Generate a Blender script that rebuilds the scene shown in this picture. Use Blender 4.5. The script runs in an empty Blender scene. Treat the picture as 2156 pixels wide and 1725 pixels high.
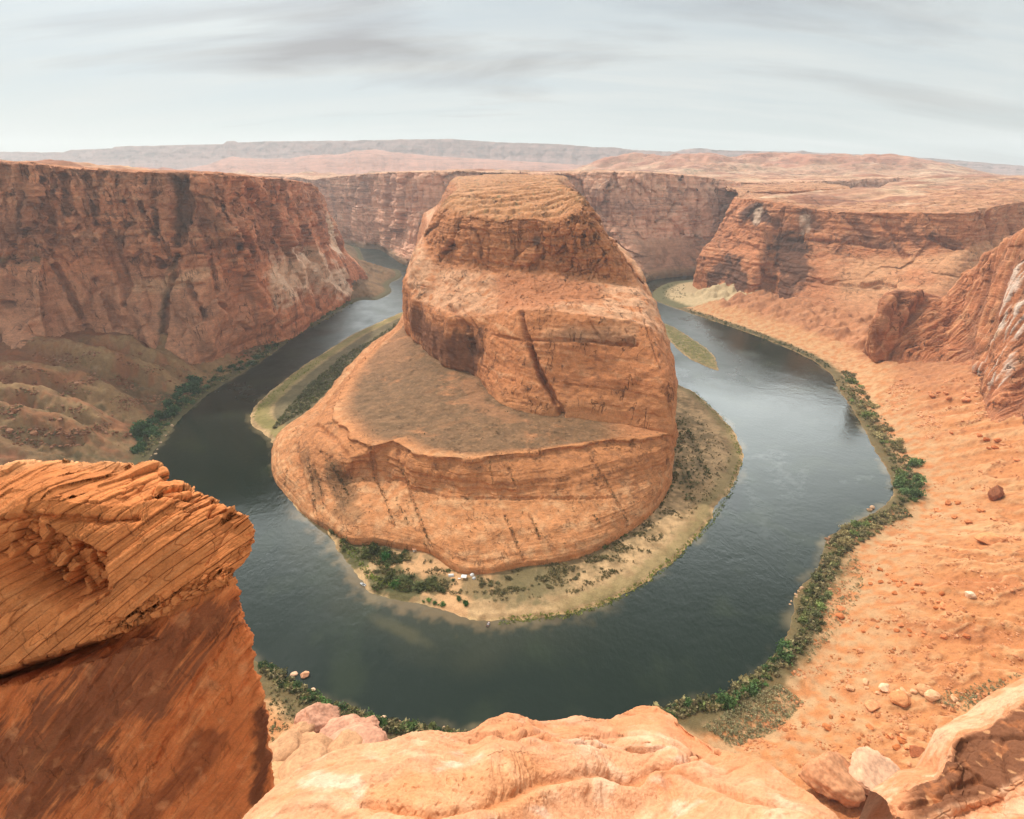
import bpy, math, random
import numpy as np
C = bpy.context.scene.collection
SC = bpy.context.scene
R = math.radians
rng = np.random.default_rng(7); random.seed(7)

# ------------------------------------------------------------------ camera, world, sun, exposure
CAM_Z = 300.0
PITCH = R(24.0)
FP = 1150.0                       # focal length in units of a 2156 x 1725 frame
cam = bpy.data.objects.new('camera', bpy.data.cameras.new('camera')); C.objects.link(cam)
cam.location = (0, 0, CAM_Z); cam.rotation_euler = (R(90) - PITCH, 0, 0)
cam.data.sensor_width = 36.0; cam.data.lens = 36.0 * FP / 2156.0
cam.data.clip_start = 0.1; cam.data.clip_end = 60000
SC.camera = cam
SC.view_settings.view_transform = 'Standard'; SC.view_settings.look = 'None'
SC.view_settings.gamma = 1.0; SC.view_settings.exposure = 0.50
SC.view_settings.use_curve_mapping = False
SUN_AZ, SUN_EL = -45.0, 50.0      # degrees: left of straight ahead, above the horizon
sl = bpy.data.lights.new('sun', 'SUN'); sl.energy = 2.5; sl.angle = R(3.0); sl.color = (1.0, 0.94, 0.85)
sun = bpy.data.objects.new('sun', sl); C.objects.link(sun)
sun.rotation_euler = (R(90 - SUN_EL), 0, R(180 - SUN_AZ))
SC.cycles.use_denoising = True; SC.cycles.use_adaptive_sampling = False; SC.cycles.sample_clamp_indirect = 3.0
SC.cycles.max_bounces = 6; SC.cycles.diffuse_bounces = 3; SC.cycles.glossy_bounces = 2
SC.cycles.volume_bounces = 0; SC.cycles.transparent_max_bounces = 4
SC.cycles.caustics_reflective = False; SC.cycles.caustics_refractive = False


def NT(nt):
    N, L = nt.nodes, nt.links
    def node(t, **kw):
        n = N.new(t)
        for k, v in kw.items(): setattr(n, k, v)
        return n
    def put(sock, v):
        if hasattr(v, 'is_output'): L.new(v, sock)
        elif v is not None: sock.default_value = v
    def math_(op, a, b=None, c=None, clamp=False):
        n = node('ShaderNodeMath', operation=op); n.use_clamp = clamp
        put(n.inputs[0], a); put(n.inputs[1], b); put(n.inputs[2], c); return n.outputs[0]
    def mix(f, a, b, blend='MIX'):
        n = node('ShaderNodeMix', data_type='RGBA', blend_type=blend)
        put(n.inputs[0], f); put(n.inputs[6], a); put(n.inputs[7], b); return n.outputs[2]
    def noise(vec, scale, detail=4, rough=.55, dist=0.0):
        n = node('ShaderNodeTexNoise'); put(n.inputs['Vector'], vec)
        n.inputs['Scale'].default_value = scale; n.inputs['Detail'].default_value = detail
        n.inputs['Roughness'].default_value = rough; n.inputs['Distortion'].default_value = dist
        return n.outputs[0]
    def ramp(f, stops):
        n = node('ShaderNodeValToRGB'); e = n.color_ramp.elements
        while len(e) < len(stops): e.new(.5)
        for k, (p, c) in enumerate(stops):
            e[k].position = p; e[k].color = c if len(c) == 4 else (*c, 1)
        put(n.inputs[0], f); return n.outputs[0]
    def mapping(vec, scale=(1, 1, 1), rot=(0, 0, 0)):
        n = node('ShaderNodeMapping'); put(n.inputs[0], vec)
        n.inputs['Scale'].default_value = scale; n.inputs['Rotation'].default_value = rot; return n.outputs[0]
    return node, put, math_, mix, noise, ramp, mapping


def build_world():
    w = bpy.data.worlds.new('World'); SC.world = w; w.use_nodes = True
    nt = w.node_tree; nt.nodes.clear()
    node, put, M, mix, noise, ramp, mapping = NT(nt)
    sky = node('ShaderNodeTexSky', sky_type='NISHITA'); sky.sun_disc = False
    sky.sun_elevation = R(SUN_EL); sky.sun_rotation = R(SUN_AZ)
    sky.altitude = 1200; sky.dust_density = 2.5; sky.air_density = 1.0; sky.ozone_density = 1.0
    b1 = node('ShaderNodeBackground'); put(b1.inputs[0], sky.outputs[0]); b1.inputs[1].default_value = 0.10
    tc = node('ShaderNodeTexCoord'); d = tc.outputs['Generated']
    sx = node('ShaderNodeSeparateXYZ'); put(sx.inputs[0], d)
    zc = M('MAXIMUM', sx.outputs[2], 0.0)
    den = M('ADD', zc, 0.22)
    cb = node('ShaderNodeCombineXYZ')
    put(cb.inputs[0], M('DIVIDE', sx.outputs[0], den)); put(cb.inputs[1], M('DIVIDE', sx.outputs[1], den))
    # wide streaks drawn out along the wind
    v1 = mapping(cb.outputs[0], (0.45, 1.3, 1), (0, 0, R(24)))
    n1 = noise(v1, 1.1, 7, .56, .5)
    v2 = mapping(cb.outputs[0], (0.30, 1.7, 1), (0, 0, R(22)))
    n2 = noise(v2, 1.5, 8, .6, .3)
    def streak(p0, p1, width, soft):
        a, b = unit(ray(*p0)), unit(ray(*p1)); n = unit(np.cross(a, b)); m = unit(a + b)
        dp = node('ShaderNodeVectorMath', operation='DOT_PRODUCT'); put(dp.inputs[0], d); dp.inputs[1].default_value = tuple(n)
        dm = node('ShaderNodeVectorMath', operation='DOT_PRODUCT'); put(dm.inputs[0], d); dm.inputs[1].default_value = tuple(m)
        band = M('SUBTRACT', 1.0, M('DIVIDE', M('ABSOLUTE', dp.outputs[1]), width), clamp=True)
        return M('MULTIPLY', band, M('MULTIPLY', M('SUBTRACT', dm.outputs[1], float(m @ a)), soft, clamp=True))
    veil = ramp(n2, [(.36, (0, 0, 0)), (.68, (1, 1, 1))])
    s1 = streak((400, 200), (960, -10), .045, 14); s2 = streak((-500, 60), (900, 40), .075, 5); s3 = streak((1080, 60), (2000, -60), .04, 9)
    bias = M('ADD', M('ADD', M('MULTIPLY', s1, .30), M('MULTIPLY', s2, .34)), M('MULTIPLY', s3, .18))
    thick = ramp(M('ADD', n1, M('SUBTRACT', bias, .10)), [(.43, (0, 0, 0)), (.64, (1, 1, 1))])
    cl = node('ShaderNodeBackground')
    ccol = mix(thick, mix(veil, (0.430, 0.468, 0.465, 1), (0.525, 0.545, 0.530, 1)), (0.290, 0.276, 0.266, 1))
    up = M('MULTIPLY', M('MULTIPLY', M('SUBTRACT', sx.outputs[2], .230), 9.0, clamp=True), M('SUBTRACT', 1.0, M('MULTIPLY', M('SUBTRACT', sx.outputs[2], .55), 5.0, clamp=True)))      # bright band added above the view, fills shade and silvers the river
    put(cl.inputs[0], ccol); 
    sd_ = node('ShaderNodeVectorMath', operation='DOT_PRODUCT'); put(sd_.inputs[0], d); sd_.inputs[1].default_value = (math.sin(R(SUN_AZ + 12)) * math.cos(R(SUN_EL)), math.cos(R(SUN_AZ + 12)) * math.cos(R(SUN_EL)), math.sin(R(SUN_EL)))
    glow = M('POWER', M('MULTIPLY', M('SUBTRACT', sd_.outputs[1], .70), 3.3, clamp=True), 1.5)      # thin cloud lit through near the sun, added for the river to mirror
    put(cl.inputs[1], M('ADD', M('ADD', 1.0, M('MULTIPLY', up, M('ADD', .9, M('MULTIPLY', M('MULTIPLY', M('SUBTRACT', sx.outputs[1], .62), 5.0, clamp=True), 9.0)))), M('MULTIPLY', glow, 1.0)))  # added band is strongest ahead, where the river arms reflect it
    fac = M('ADD', M('MULTIPLY', veil, 0.15), 0.83, clamp=True)
    trail = M('MULTIPLY', streak((1105, 145), (1515, 181), .0022, 60.0), 0.45)
    b3 = node('ShaderNodeBackground'); b3.inputs[0].default_value = (.53, .54, .53, 1)
    m1 = node('ShaderNodeMixShader'); put(m1.inputs[0], fac); put(m1.inputs[1], b1.outputs[0]); put(m1.inputs[2], cl.outputs[0])
    m2 = node('ShaderNodeMixShader'); put(m2.inputs[0], trail); put(m2.inputs[1], m1.outputs[0]); put(m2.inputs[2], b3.outputs[0])
    out = node('ShaderNodeOutputWorld'); put(out.inputs[0], m2.outputs[0])


_c, _s = math.cos(PITCH), math.sin(PITCH)
def ray(px, py):
    a = (px - 1078.0) / FP; b = (py - 862.5) / FP
    return np.array([a, _c - b * _s, -(_s + b * _c)])
def unit(v): v = np.asarray(v, float); return v / np.linalg.norm(v)
build_world()

# ------------------------------------------------------------------ measured directions to world points
def P(px, py, Y):                 # the point seen at px, py that lies Y metres ahead
    d = ray(px, py); p = d * (Y / d[1]); p[2] += CAM_Z; return p
def Z(px, py, z):                 # the point seen at px, py at the height z
    d = ray(px, py); p = d * ((z - CAM_Z) / d[2]); p[2] += CAM_Z; return p
def W(x, y, z): return np.array([x, y, z], float)
def proj(p):
    p = np.asarray(p, float); x, y, z = p[..., 0], p[..., 1], p[..., 2] - CAM_Z
    dep = y * _c - z * _s; up = y * _s + z * _c
    dep = np.where(np.abs(dep) < 1e-6, 1e-6, dep)
    return 1078 + FP * x / dep, 862.5 - FP * up / dep, dep
def srgb(r, g, b):
    v = np.array([r, g, b], float) / 255.0
    return np.where(v <= .04045, v / 12.92, ((v + .055) / 1.055) ** 2.4)

# ------------------------------------------------------------------ noise
_perm = np.concatenate([rng.permutation(256)] * 2).astype(np.int32)
_gr = rng.normal(size=(256, 3)); _gr = (_gr / np.linalg.norm(_gr, axis=1)[:, None]).astype(np.float32)
def pn(x, y, z):
    x = np.asarray(x, np.float32); y = np.asarray(y, np.float32) + np.zeros_like(x); z = np.asarray(z, np.float32) + np.zeros_like(x)
    xf, yf, zf = np.floor(x), np.floor(y), np.floor(z)
    xi, yi, zi = (xf.astype(np.int32) & 255), (yf.astype(np.int32) & 255), (zf.astype(np.int32) & 255)
    x = x - xf; y = y - yf; z = z - zf
    u, v, w = (t * t * t * (t * (t * 6 - 15) + 10) for t in (x, y, z))
    r = 0
    for dx in (0, 1):
        px = _perm[(xi + dx) & 255]; wx = u if dx else 1 - u
        for dy in (0, 1):
            pxy = _perm[(px + yi + dy) & 255]; wxy = wx * (v if dy else 1 - v)
            for dz in (0, 1):
                g = _gr[_perm[(pxy + zi + dz) & 255]]
                r = r + wxy * (w if dz else 1 - w) * (g[..., 0] * (x - dx) + g[..., 1] * (y - dy) + g[..., 2] * (z - dz))
    return r * 1.5
def fbm(x, y, z, o=4, g=.5, l=2.03):
    r = 0; a = 1.0; f = 1.0; t = 0
    for k in range(o):
        r = r + a * pn(x * f + 17.3 * k, y * f - 9.1 * k, z * f + 4.7 * k); t += a; a *= g; f *= l
    return r / t * 1.35
def ridge(x, y, z, o=3, g=.5):
    r = 0; a = 1.0; f = 1.0; t = 0
    for k in range(o):
        r = r + a * (1 - 2 * np.abs(pn(x * f + 31.7 * k, y * f + 3.3 * k, z * f))); t += a; a *= g; f *= 2.1
    return r / t
_jit = rng.random((4096, 4)).astype(np.float32)
def worley(x, y, z):
    shp = x.shape; p = np.stack([x.ravel(), y.ravel(), z.ravel()], 1).astype(np.float32)
    c0 = np.floor(p).astype(np.int64); n = len(p)
    f1 = np.full(n, 9., np.float32); f2 = np.full(n, 9., np.float32); idr = np.zeros(n, np.float32)
    for dx in (-1, 0, 1):
        for dy in (-1, 0, 1):
            for dz in (-1, 0, 1):
                c = c0 + (dx, dy, dz)
                h = ((c[:, 0] * 73856093) ^ (c[:, 1] * 19349663) ^ (c[:, 2] * 83492791)) & 4095
                j = _jit[h]; e = c + j[:, :3] - p
                d = np.sqrt((e * e).sum(1)); m = d < f1
                f2 = np.where(m, f1, np.minimum(f2, d)); idr = np.where(m, j[:, 3], idr); f1 = np.where(m, d, f1)
    return f1.reshape(shp), f2.reshape(shp), idr.reshape(shp)
def ss(a, b, x):
    t = np.clip((x - a) / (b - a), 0, 1); return t * t * (3 - 2 * t)
def lerp(a, b, t): return a + (b - a) * t
def cmix(c, col, m):
    return c + (np.asarray(col) - c) * np.asarray(m)[..., None]

# ------------------------------------------------------------------ materials
def attr_mat(name, nscale, amount=.35, bump=.5, bdist=.3, rough=.92, stretch=(1, 1, 1), rot=(0, 0, 0), fine=6.0, bed=0.0, joint=0.0, peb=0.0, bed_rot=(0, 0, 0), bed_scale=1.0):
    m = bpy.data.materials.new(name); m.use_nodes = True; nt = m.node_tree; nt.nodes.clear()
    node, put, M, mix, noise, ramp, mapping = NT(nt)
    at = node('ShaderNodeAttribute', attribute_name='Col')
    tc = node('ShaderNodeTexCoord'); v = mapping(tc.outputs['Object'], stretch, rot)
    n1 = noise(v, nscale, 7, .66); n2 = noise(tc.outputs['Object'], nscale * fine, 5, .65)
    f = M('ADD', M('MULTIPLY', n1, .55), M('MULTIPLY', n2, .45)); h = f
    k = M('ADD', M('MULTIPLY', M('SUBTRACT', f, .5), amount * 4.5), 1.0)
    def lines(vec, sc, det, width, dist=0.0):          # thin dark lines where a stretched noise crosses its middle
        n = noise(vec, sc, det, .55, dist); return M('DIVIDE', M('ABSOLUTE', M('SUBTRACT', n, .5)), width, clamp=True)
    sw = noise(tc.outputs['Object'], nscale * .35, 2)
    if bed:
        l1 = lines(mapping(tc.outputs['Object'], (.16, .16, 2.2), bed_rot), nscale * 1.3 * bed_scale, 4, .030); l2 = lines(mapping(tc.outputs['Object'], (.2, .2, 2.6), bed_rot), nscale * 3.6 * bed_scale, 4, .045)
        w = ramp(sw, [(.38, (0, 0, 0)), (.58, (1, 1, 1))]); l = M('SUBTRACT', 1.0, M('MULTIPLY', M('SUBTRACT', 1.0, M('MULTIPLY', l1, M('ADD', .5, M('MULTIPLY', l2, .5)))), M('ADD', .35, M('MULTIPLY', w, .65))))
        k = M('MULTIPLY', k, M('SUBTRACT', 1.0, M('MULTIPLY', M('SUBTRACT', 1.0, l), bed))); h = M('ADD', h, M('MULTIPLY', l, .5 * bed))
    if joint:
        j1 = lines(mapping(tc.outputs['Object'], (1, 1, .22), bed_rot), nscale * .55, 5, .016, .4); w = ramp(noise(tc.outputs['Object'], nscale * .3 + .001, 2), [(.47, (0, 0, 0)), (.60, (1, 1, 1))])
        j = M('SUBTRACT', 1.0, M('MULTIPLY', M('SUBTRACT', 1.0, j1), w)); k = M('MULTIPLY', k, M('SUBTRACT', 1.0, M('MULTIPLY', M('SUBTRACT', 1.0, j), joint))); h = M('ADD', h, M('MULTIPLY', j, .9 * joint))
    if peb:
        vo = node('ShaderNodeTexVoronoi'); put(vo.inputs['Vector'], tc.outputs['Object']); vo.inputs['Scale'].default_value = nscale * 3.2; vo.inputs['Randomness'].default_value = 1.0
        sp = node('ShaderNodeSeparateColor'); put(sp.inputs[0], vo.outputs['Color']); inn = M('LESS_THAN', vo.outputs['Distance'], M('MULTIPLY', sp.outputs[0], .42)); sel = M('GREATER_THAN', M('ADD', sp.outputs[1], M('MULTIPLY', M('SUBTRACT', sw, .5), 2.2)), .55)
        st = M('MULTIPLY', inn, sel); tone = M('ADD', M('MULTIPLY', sp.outputs[2], .75), .55); k = M('MULTIPLY', k, M('ADD', 1.0, M('MULTIPLY', M('MULTIPLY', st, M('SUBTRACT', tone, 1.0)), peb))); h = M('ADD', h, M('MULTIPLY', st, .5 * peb))
    cb = node('ShaderNodeVectorMath', operation='SCALE'); put(cb.inputs[0], at.outputs[0]); put(cb.inputs[3], k)
    bs = node('ShaderNodeBsdfPrincipled'); put(bs.inputs['Base Color'], cb.outputs[0])
    bs.inputs['Roughness'].default_value = rough; bs.inputs['Specular IOR Level'].default_value = .15
    bp = node('ShaderNodeBump'); bp.inputs['Strength'].default_value = bump; bp.inputs['Distance'].default_value = bdist
    put(bp.inputs['Height'], h); put(bs.inputs['Normal'], bp.outputs[0])
    o = node('ShaderNodeOutputMaterial'); put(o.inputs[0], bs.outputs[0]); return m
def flat_mat(name, col, rough=.7, var=.2, scale=3.0, obj_var=0.0):
    m = bpy.data.materials.new(name); m.use_nodes = True; nt = m.node_tree; nt.nodes.clear()
    node, put, M, mix, noise, ramp, mapping = NT(nt)
    tc = node('ShaderNodeTexCoord'); n = noise(tc.outputs['Object'], scale, 4)
    k = M('ADD', M('MULTIPLY', M('SUBTRACT', n, .5), var * 4), 1.0)
    if obj_var:
        oi = node('ShaderNodeObjectInfo'); k = M('MULTIPLY', k, M('ADD', M('MULTIPLY', oi.outputs['Random'], obj_var * 2), 1 - obj_var))
    cb = node('ShaderNodeVectorMath', operation='SCALE'); cb.inputs[0].default_value = tuple(col); put(cb.inputs[3], k)
    bs = node('ShaderNodeBsdfPrincipled'); put(bs.inputs['Base Color'], cb.outputs[0]); bs.inputs['Roughness'].default_value = rough
    bs.inputs['Specular IOR Level'].default_value = .25
    o = node('ShaderNodeOutputMaterial'); put(o.inputs[0], bs.outputs[0]); return m
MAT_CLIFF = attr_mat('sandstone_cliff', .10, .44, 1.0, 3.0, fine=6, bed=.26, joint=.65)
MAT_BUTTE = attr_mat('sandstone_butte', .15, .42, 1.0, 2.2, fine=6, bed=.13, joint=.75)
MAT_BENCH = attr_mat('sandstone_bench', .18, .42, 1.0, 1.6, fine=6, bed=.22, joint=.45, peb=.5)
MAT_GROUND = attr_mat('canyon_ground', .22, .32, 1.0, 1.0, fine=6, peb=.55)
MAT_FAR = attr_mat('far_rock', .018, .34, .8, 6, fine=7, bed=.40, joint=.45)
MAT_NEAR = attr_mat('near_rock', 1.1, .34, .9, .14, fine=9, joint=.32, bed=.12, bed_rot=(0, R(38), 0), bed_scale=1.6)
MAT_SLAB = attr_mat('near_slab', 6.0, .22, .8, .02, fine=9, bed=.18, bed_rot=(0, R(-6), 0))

# ------------------------------------------------------------------ mesh helpers
def tag(o, label=None, cat=None, group=None, kind=None):
    if label: o['label'] = label
    if cat: o['category'] = cat
    if group: o['group'] = group
    if kind: o['kind'] = kind
    return o
def mesh_np(name, verts, quads, mat, col=None, smooth=True, parent=None):
    me = bpy.data.meshes.new(name); nv, nf = len(verts), len(quads); k = quads.shape[1]
    me.vertices.add(nv); me.vertices.foreach_set('co', np.ascontiguousarray(verts, np.float32).ravel())
    me.loops.add(nf * k); me.loops.foreach_set('vertex_index', np.ascontiguousarray(quads, np.int32).ravel())
    me.polygons.add(nf); me.polygons.foreach_set('loop_start', np.arange(nf, dtype=np.int32) * k)
    me.polygons.foreach_set('use_smooth', np.full(nf, smooth))
    if col is not None:
        a = me.color_attributes.new('Col', 'FLOAT_COLOR', 'POINT')
        c4 = np.ones((nv, 4), np.float32); c4[:, :3] = np.clip(col, 0, 4); a.data.foreach_set('color', c4.ravel())
    me.update(calc_edges=True); me.validate(); me.materials.append(mat)
    o = bpy.data.objects.new(name, me); C.objects.link(o)
    if parent is not None: o.parent = parent
    return o
def grid_quads(n, m, flip=False):
    i = np.arange(n * m).reshape(n, m)
    q = np.stack([i[:-1, :-1], i[:-1, 1:], i[1:, 1:], i[1:, :-1]], -1).reshape(-1, 4)
    return q[:, ::-1] if flip else q
def cr(ctrl, counts, ten=.5):
    """Catmull-Rom along axis 0 with counts[k] samples per segment, blended with straight lines by ten."""
    n = len(ctrl); out = []
    for k in range(n - 1):
        p1, p2 = ctrl[k], ctrl[k + 1]; p0 = ctrl[k - 1] if k else 2 * p1 - p2; p3 = ctrl[k + 2] if k + 2 < n else 2 * p2 - p1
        l01 = np.maximum(np.linalg.norm(p1 - p0, axis=-1), 1e-3); l12 = np.maximum(np.linalg.norm(p2 - p1, axis=-1), 1e-3); l23 = np.maximum(np.linalg.norm(p3 - p2, axis=-1), 1e-3)
        m1 = (p2 - p0) / (l01 + l12)[..., None] * l12[..., None]; m2 = (p3 - p1) / (l12 + l23)[..., None] * l12[..., None]
        last = k == n - 2
        for t in np.arange(counts[k] + (1 if last else 0)) / counts[k]:
            h = (2 * t**3 - 3 * t**2 + 1) * p1 + (t**3 - 2 * t**2 + t) * m1 + (-2 * t**3 + 3 * t**2) * p2 + (t**3 - t**2) * m2
            out.append(lerp(p1 + (p2 - p1) * t, h, ten))
    return np.array(out)
def counts_for(ctrl, dens, axis, lo=2, hi=400):
    x, y, d = proj(ctrl)
    x = np.clip(np.where(d > .3, x, 0), -150, 2306) * .475; y = np.clip(np.where(d > .3, y, 1900), 200, 1900) * .475
    s = np.hypot(np.diff(x, axis=axis), np.diff(y, axis=axis)).max(axis=1 - axis)
    return np.clip(np.ceil(s * dens), lo, hi).astype(int)
class Loft:
    """Columns of control points, each from foot to top; self.p is a fine grid [rows, cols, 3]."""
    def __init__(self, cols, dens=1.0, ten_c=1.0, ten_r=.55, rcap={}, ccap={}):
        c = np.array(cols, float).transpose(1, 0, 2)        # rows, cols
        nr = counts_for(c, dens, 0); nc = counts_for(c, dens, 1)
        for k, v in rcap.items(): nr[k:k + 1] = np.minimum(nr[k:k + 1], v)
        for k, v in ccap.items(): nc[k:k + 1] = np.minimum(nc[k:k + 1], v)
        g = cr(c, nr, ten_r)
        self.p = cr(g.transpose(1, 0, 2), nc, ten_c).transpose(1, 0, 2)
        self.rows = np.concatenate([[0], np.cumsum(nr)]); self.colsn = np.concatenate([[0], np.cumsum(nc)])
        n, m = self.p.shape[:2]
        ri = np.interp(np.arange(n), self.rows, np.arange(len(self.rows)))
        ci = np.interp(np.arange(m), self.colsn, np.arange(len(self.colsn)))
        self.dark = np.zeros((n, m)); self.ri = np.repeat(ri[:, None], m, 1); self.ci = np.repeat(ci[None], n, 0)
        self.normals()
    def normals(self):
        du = np.gradient(self.p, axis=1); dv = np.gradient(self.p, axis=0)
        n = np.cross(du, dv); n /= np.maximum(np.linalg.norm(n, axis=-1, keepdims=True), 1e-9); self.n = n
    @property
    def xyz(self): return self.p[..., 0], self.p[..., 1], self.p[..., 2]
    def push(self, d, horizontal=False, n=None):
        n = self.n if n is None else n
        if horizontal:
            n = n.copy(); n[..., 2] *= .15
        self.p = self.p + n * d[..., None]
    def steep(self): return 1 - np.abs(self.n[..., 2])
    def pick(self, pts):
        """world points of the surface seen at each pixel of a polyline"""
        x, y, d = proj(self.p); out = []
        for (px, py) in pts:
            e = (x - px) ** 2 + (y - py) ** 2
            m = e < max(e.min() * 2.0, 30)
            k = np.argmin(np.where(m, d + e * .3, 1e9)); out.append(self.p.reshape(-1, 3)[k])
        return np.array(out)
    def dline(self, pts, world=False):
        """distance of every vertex to a polyline that lies on the surface"""
        w = np.asarray(pts, float) if world else self.pick(pts); q = self.p; best = np.full(q.shape[:2], 1e9)
        for a, b in zip(w[:-1], w[1:]):
            ab = b - a; t = np.clip(((q - a) @ ab) / max(ab @ ab, 1e-9), 0, 1)
            best = np.minimum(best, np.linalg.norm(q - a - t[..., None] * ab, axis=-1))
        return best
    def dspot(self, px, py):
        return np.linalg.norm(self.p - self.pick([(px, py)])[0], axis=-1)
    def crack(self, pts, width, depth, jag=.5):
        x, y, z = self.xyz
        d = self.dline(pts) + jag * width * pn(x / width * .6, y / width * .6, z / width * .6)
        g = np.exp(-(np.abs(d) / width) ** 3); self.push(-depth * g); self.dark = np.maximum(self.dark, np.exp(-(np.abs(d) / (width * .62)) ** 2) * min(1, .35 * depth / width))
    def build(self, name, mat, col):
        n, m = self.p.shape[:2]
        return mesh_np(name, self.p.reshape(-1, 3), grid_quads(n, m), mat, col.reshape(-1, 3))

def strata(L, amp, lam, seed=0, drift=.004, tilt=(0, 0)):
    x, y, z = L.xyz
    h = z + 6 * pn(x * .006 + seed, y * .006, z * .004) + tilt[0] * x + tilt[1] * y
    s = pn(x * drift + seed, y * drift - seed, h / lam) + .5 * pn(x * drift * 2, y * drift * 2 + seed, h / lam * 2.3) + .3 * pn(x * drift * 4, y * drift * 4 + seed, h / lam * 5.1)
    return amp * np.tanh(2.2 * s)
def joints(L, amp, lam, vert=6.0, seed=0, sharp=3.0):
    x, y, z = L.xyz
    w = 2.5 * pn(x / lam * .7, y / lam * .7, z / lam * .3 + seed)
    r = np.abs(pn(x / lam + seed + w * .15, y / lam + w * .15, z / (lam * vert)))
    return -amp * np.exp(-(r * 9 / 1.5) ** 2 * sharp)
def blocks(L, amp, sx, sz, seed=0, crack=.6, warp=.35):
    x, y, z = L.xyz
    wx = warp * pn(x / sx * .9 + seed, y / sx * .9, z / sz); wy = warp * pn(x / sx * .9, y / sx * .9 + seed, z / sz)
    f1, f2, i = worley(x / sx + wx + seed, y / sx + wy, z / sz + .5 * wx)
    return amp * ((i - .5) * 1.6 - crack * np.exp(-((f2 - f1) / .10) ** 2)), f2 - f1, i

# ------------------------------------------------------------------ the river line and the ground beside it
def zl(pts, z=0): return [tuple(Z(px, py, z)[:2]) for px, py in pts]
# vertex: (x, y), kind.   kinds: width of the flat bank, slope behind it, height where the slope ends
KIND = {'OL': (18, .42, 78), 'UN': (16, .62, 190), 'OR': (30, .40, 125), 'RB': (34, .24, 34), 'BAR': (110, .03, 14),
        'FR': (10, .50, 60), 'IH': (70, .06, 10), 'IF': (45, .07, 9), 'IR': (60, .06, 9), 'IL': (48, .14, 16), 'FL': (6, .45, 40)}
OUT = [((-1150, 2520), 'OL')] + [(p, 'OL') for p in zl([(734, 514), (773, 555), (803, 564), (837, 568), (845, 583), (820, 598), (824, 615), (794, 632), (760, 632),
      (730, 645), (674, 679), (632, 700), (590, 733), (545, 765), (482, 802), (440, 830), (400, 862), (365, 900), (330, 945), (308, 975), (270, 1040), (262, 1110), (300, 1210), (400, 1310)])]
OUT += [(p, 'UN') for p in zl([(470, 1355), (540, 1392), (580, 1420), (620, 1442), (700, 1492), (800, 1517), (900, 1537), (1010, 1545), (1150, 1545), (1280, 1532), (1350, 1502)])]
OUT += [(p, 'OR') for p in zl([(1430, 1490), (1500, 1475), (1560, 1440), (1610, 1400), (1650, 1350), (1670, 1290), (1668, 1262), (1690, 1232), (1725, 1190), (1740, 1135), (1790, 1103),
      (1850, 1075), (1880, 1040), (1872, 1000), (1840, 945), (1800, 870), (1767, 822), (1750, 790)])]
OUT += [(p, 'RB') for p in zl([(1720, 765), (1680, 744), (1620, 718), (1554, 694), (1475, 667), (1419, 648), (1387, 636)])]
OUT += [(p, 'BAR') for p in zl([(1373, 625), (1381, 609), (1412, 595), (1463, 589)])] + [((640, 1640), 'BAR'), ((950, 1720), 'RB')]
INN = [((950, 1790), 'FR')] + [(p, 'FR') for p in zl([(1463, 577), (1395, 581), (1344, 591)])] + [((300, 1440), 'IH'), ((225, 1300), 'IH'), ((205, 1100), 'IH'), ((222, 930), 'IR')]
INN += [(p, 'IR') for p in zl([(1432, 812), (1455, 822), (1490, 850), (1530, 890), (1552, 920), (1564, 960), (1556, 1000), (1532, 1040), (1503, 1068), (1500, 1092), (1470, 1130), (1420, 1180)])]
INN += [(p, 'IF') for p in zl([(1350, 1233), (1280, 1268), (1200, 1293), (1120, 1304), (1050, 1308), (990, 1304), (940, 1288), (880, 1273), (820, 1262), (780, 1250), (757, 1218), (727, 1178), (700, 1140), (684, 1108)])]
INN += [(p, 'IL') for p in zl([(640, 1085), (605, 1048), (585, 1005), (578, 960), (570, 925), (545, 906), (527, 890), (532, 862), (560, 832), (600, 800), (642, 768), (690, 738), (740, 706), (800, 678), (850, 655)])]
INN += [((-225, 1330), 'IL'), ((-255, 1600), 'FL')] + [(p, 'FL') for p in zl([(858, 555), (820, 533), (794, 520), (734, 511)])] + [((-1150, 2640), 'FL')]
def dens_line(L, step=9.0):
    pts = np.array([(*p, 0.) for p, k in L]); par = np.array([KIND[k] for p, k in L], float)
    seg = np.linalg.norm(np.diff(pts, axis=0), axis=1); cnt = np.maximum(1, (seg / step).astype(int))
    q = cr(pts, cnt, .75)[:, :2]; tt = np.concatenate([np.arange(c) / c + k for k, c in enumerate(cnt)] + [[len(cnt)]])
    return q, np.stack([np.interp(tt, np.arange(len(L)), par[:, j]) for j in range(3)], 1)
qo, po = dens_line(OUT); qi, pi_ = dens_line(INN)
RIV = np.concatenate([qo, qi]); RPAR = np.concatenate([po, pi_])
RSIDE = np.concatenate([np.zeros(len(qo)), np.ones(len(qi))])
RARC = np.concatenate([[0], np.cumsum(np.linalg.norm(np.diff(RIV, axis=0), axis=1))])
def inside(X, Y, poly):
    r = np.zeros(X.shape, bool); n = len(poly)
    for k in range(n):
        x1, y1 = poly[k]; x2, y2 = poly[(k + 1) % n]
        if y1 == y2: continue
        c = ((y1 > Y) != (y2 > Y)) & (X < (x2 - x1) * (Y - y1) / (y2 - y1) + x1); r ^= c
    return r
def seg_dist(X, Y, pts, closed=False):
    best = np.full(X.shape, 1e9); pts = list(pts) + ([pts[0]] if closed else [])
    for (x1, y1), (x2, y2) in zip(pts[:-1], pts[1:]):
        dx, dy = x2 - x1, y2 - y1; t = np.clip(((X - x1) * dx + (Y - y1) * dy) / max(dx * dx + dy * dy, 1e-9), 0, 1)
        best = np.minimum(best, (X - x1 - t * dx) ** 2 + (Y - y1 - t * dy) ** 2)
    return np.sqrt(best)
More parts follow.
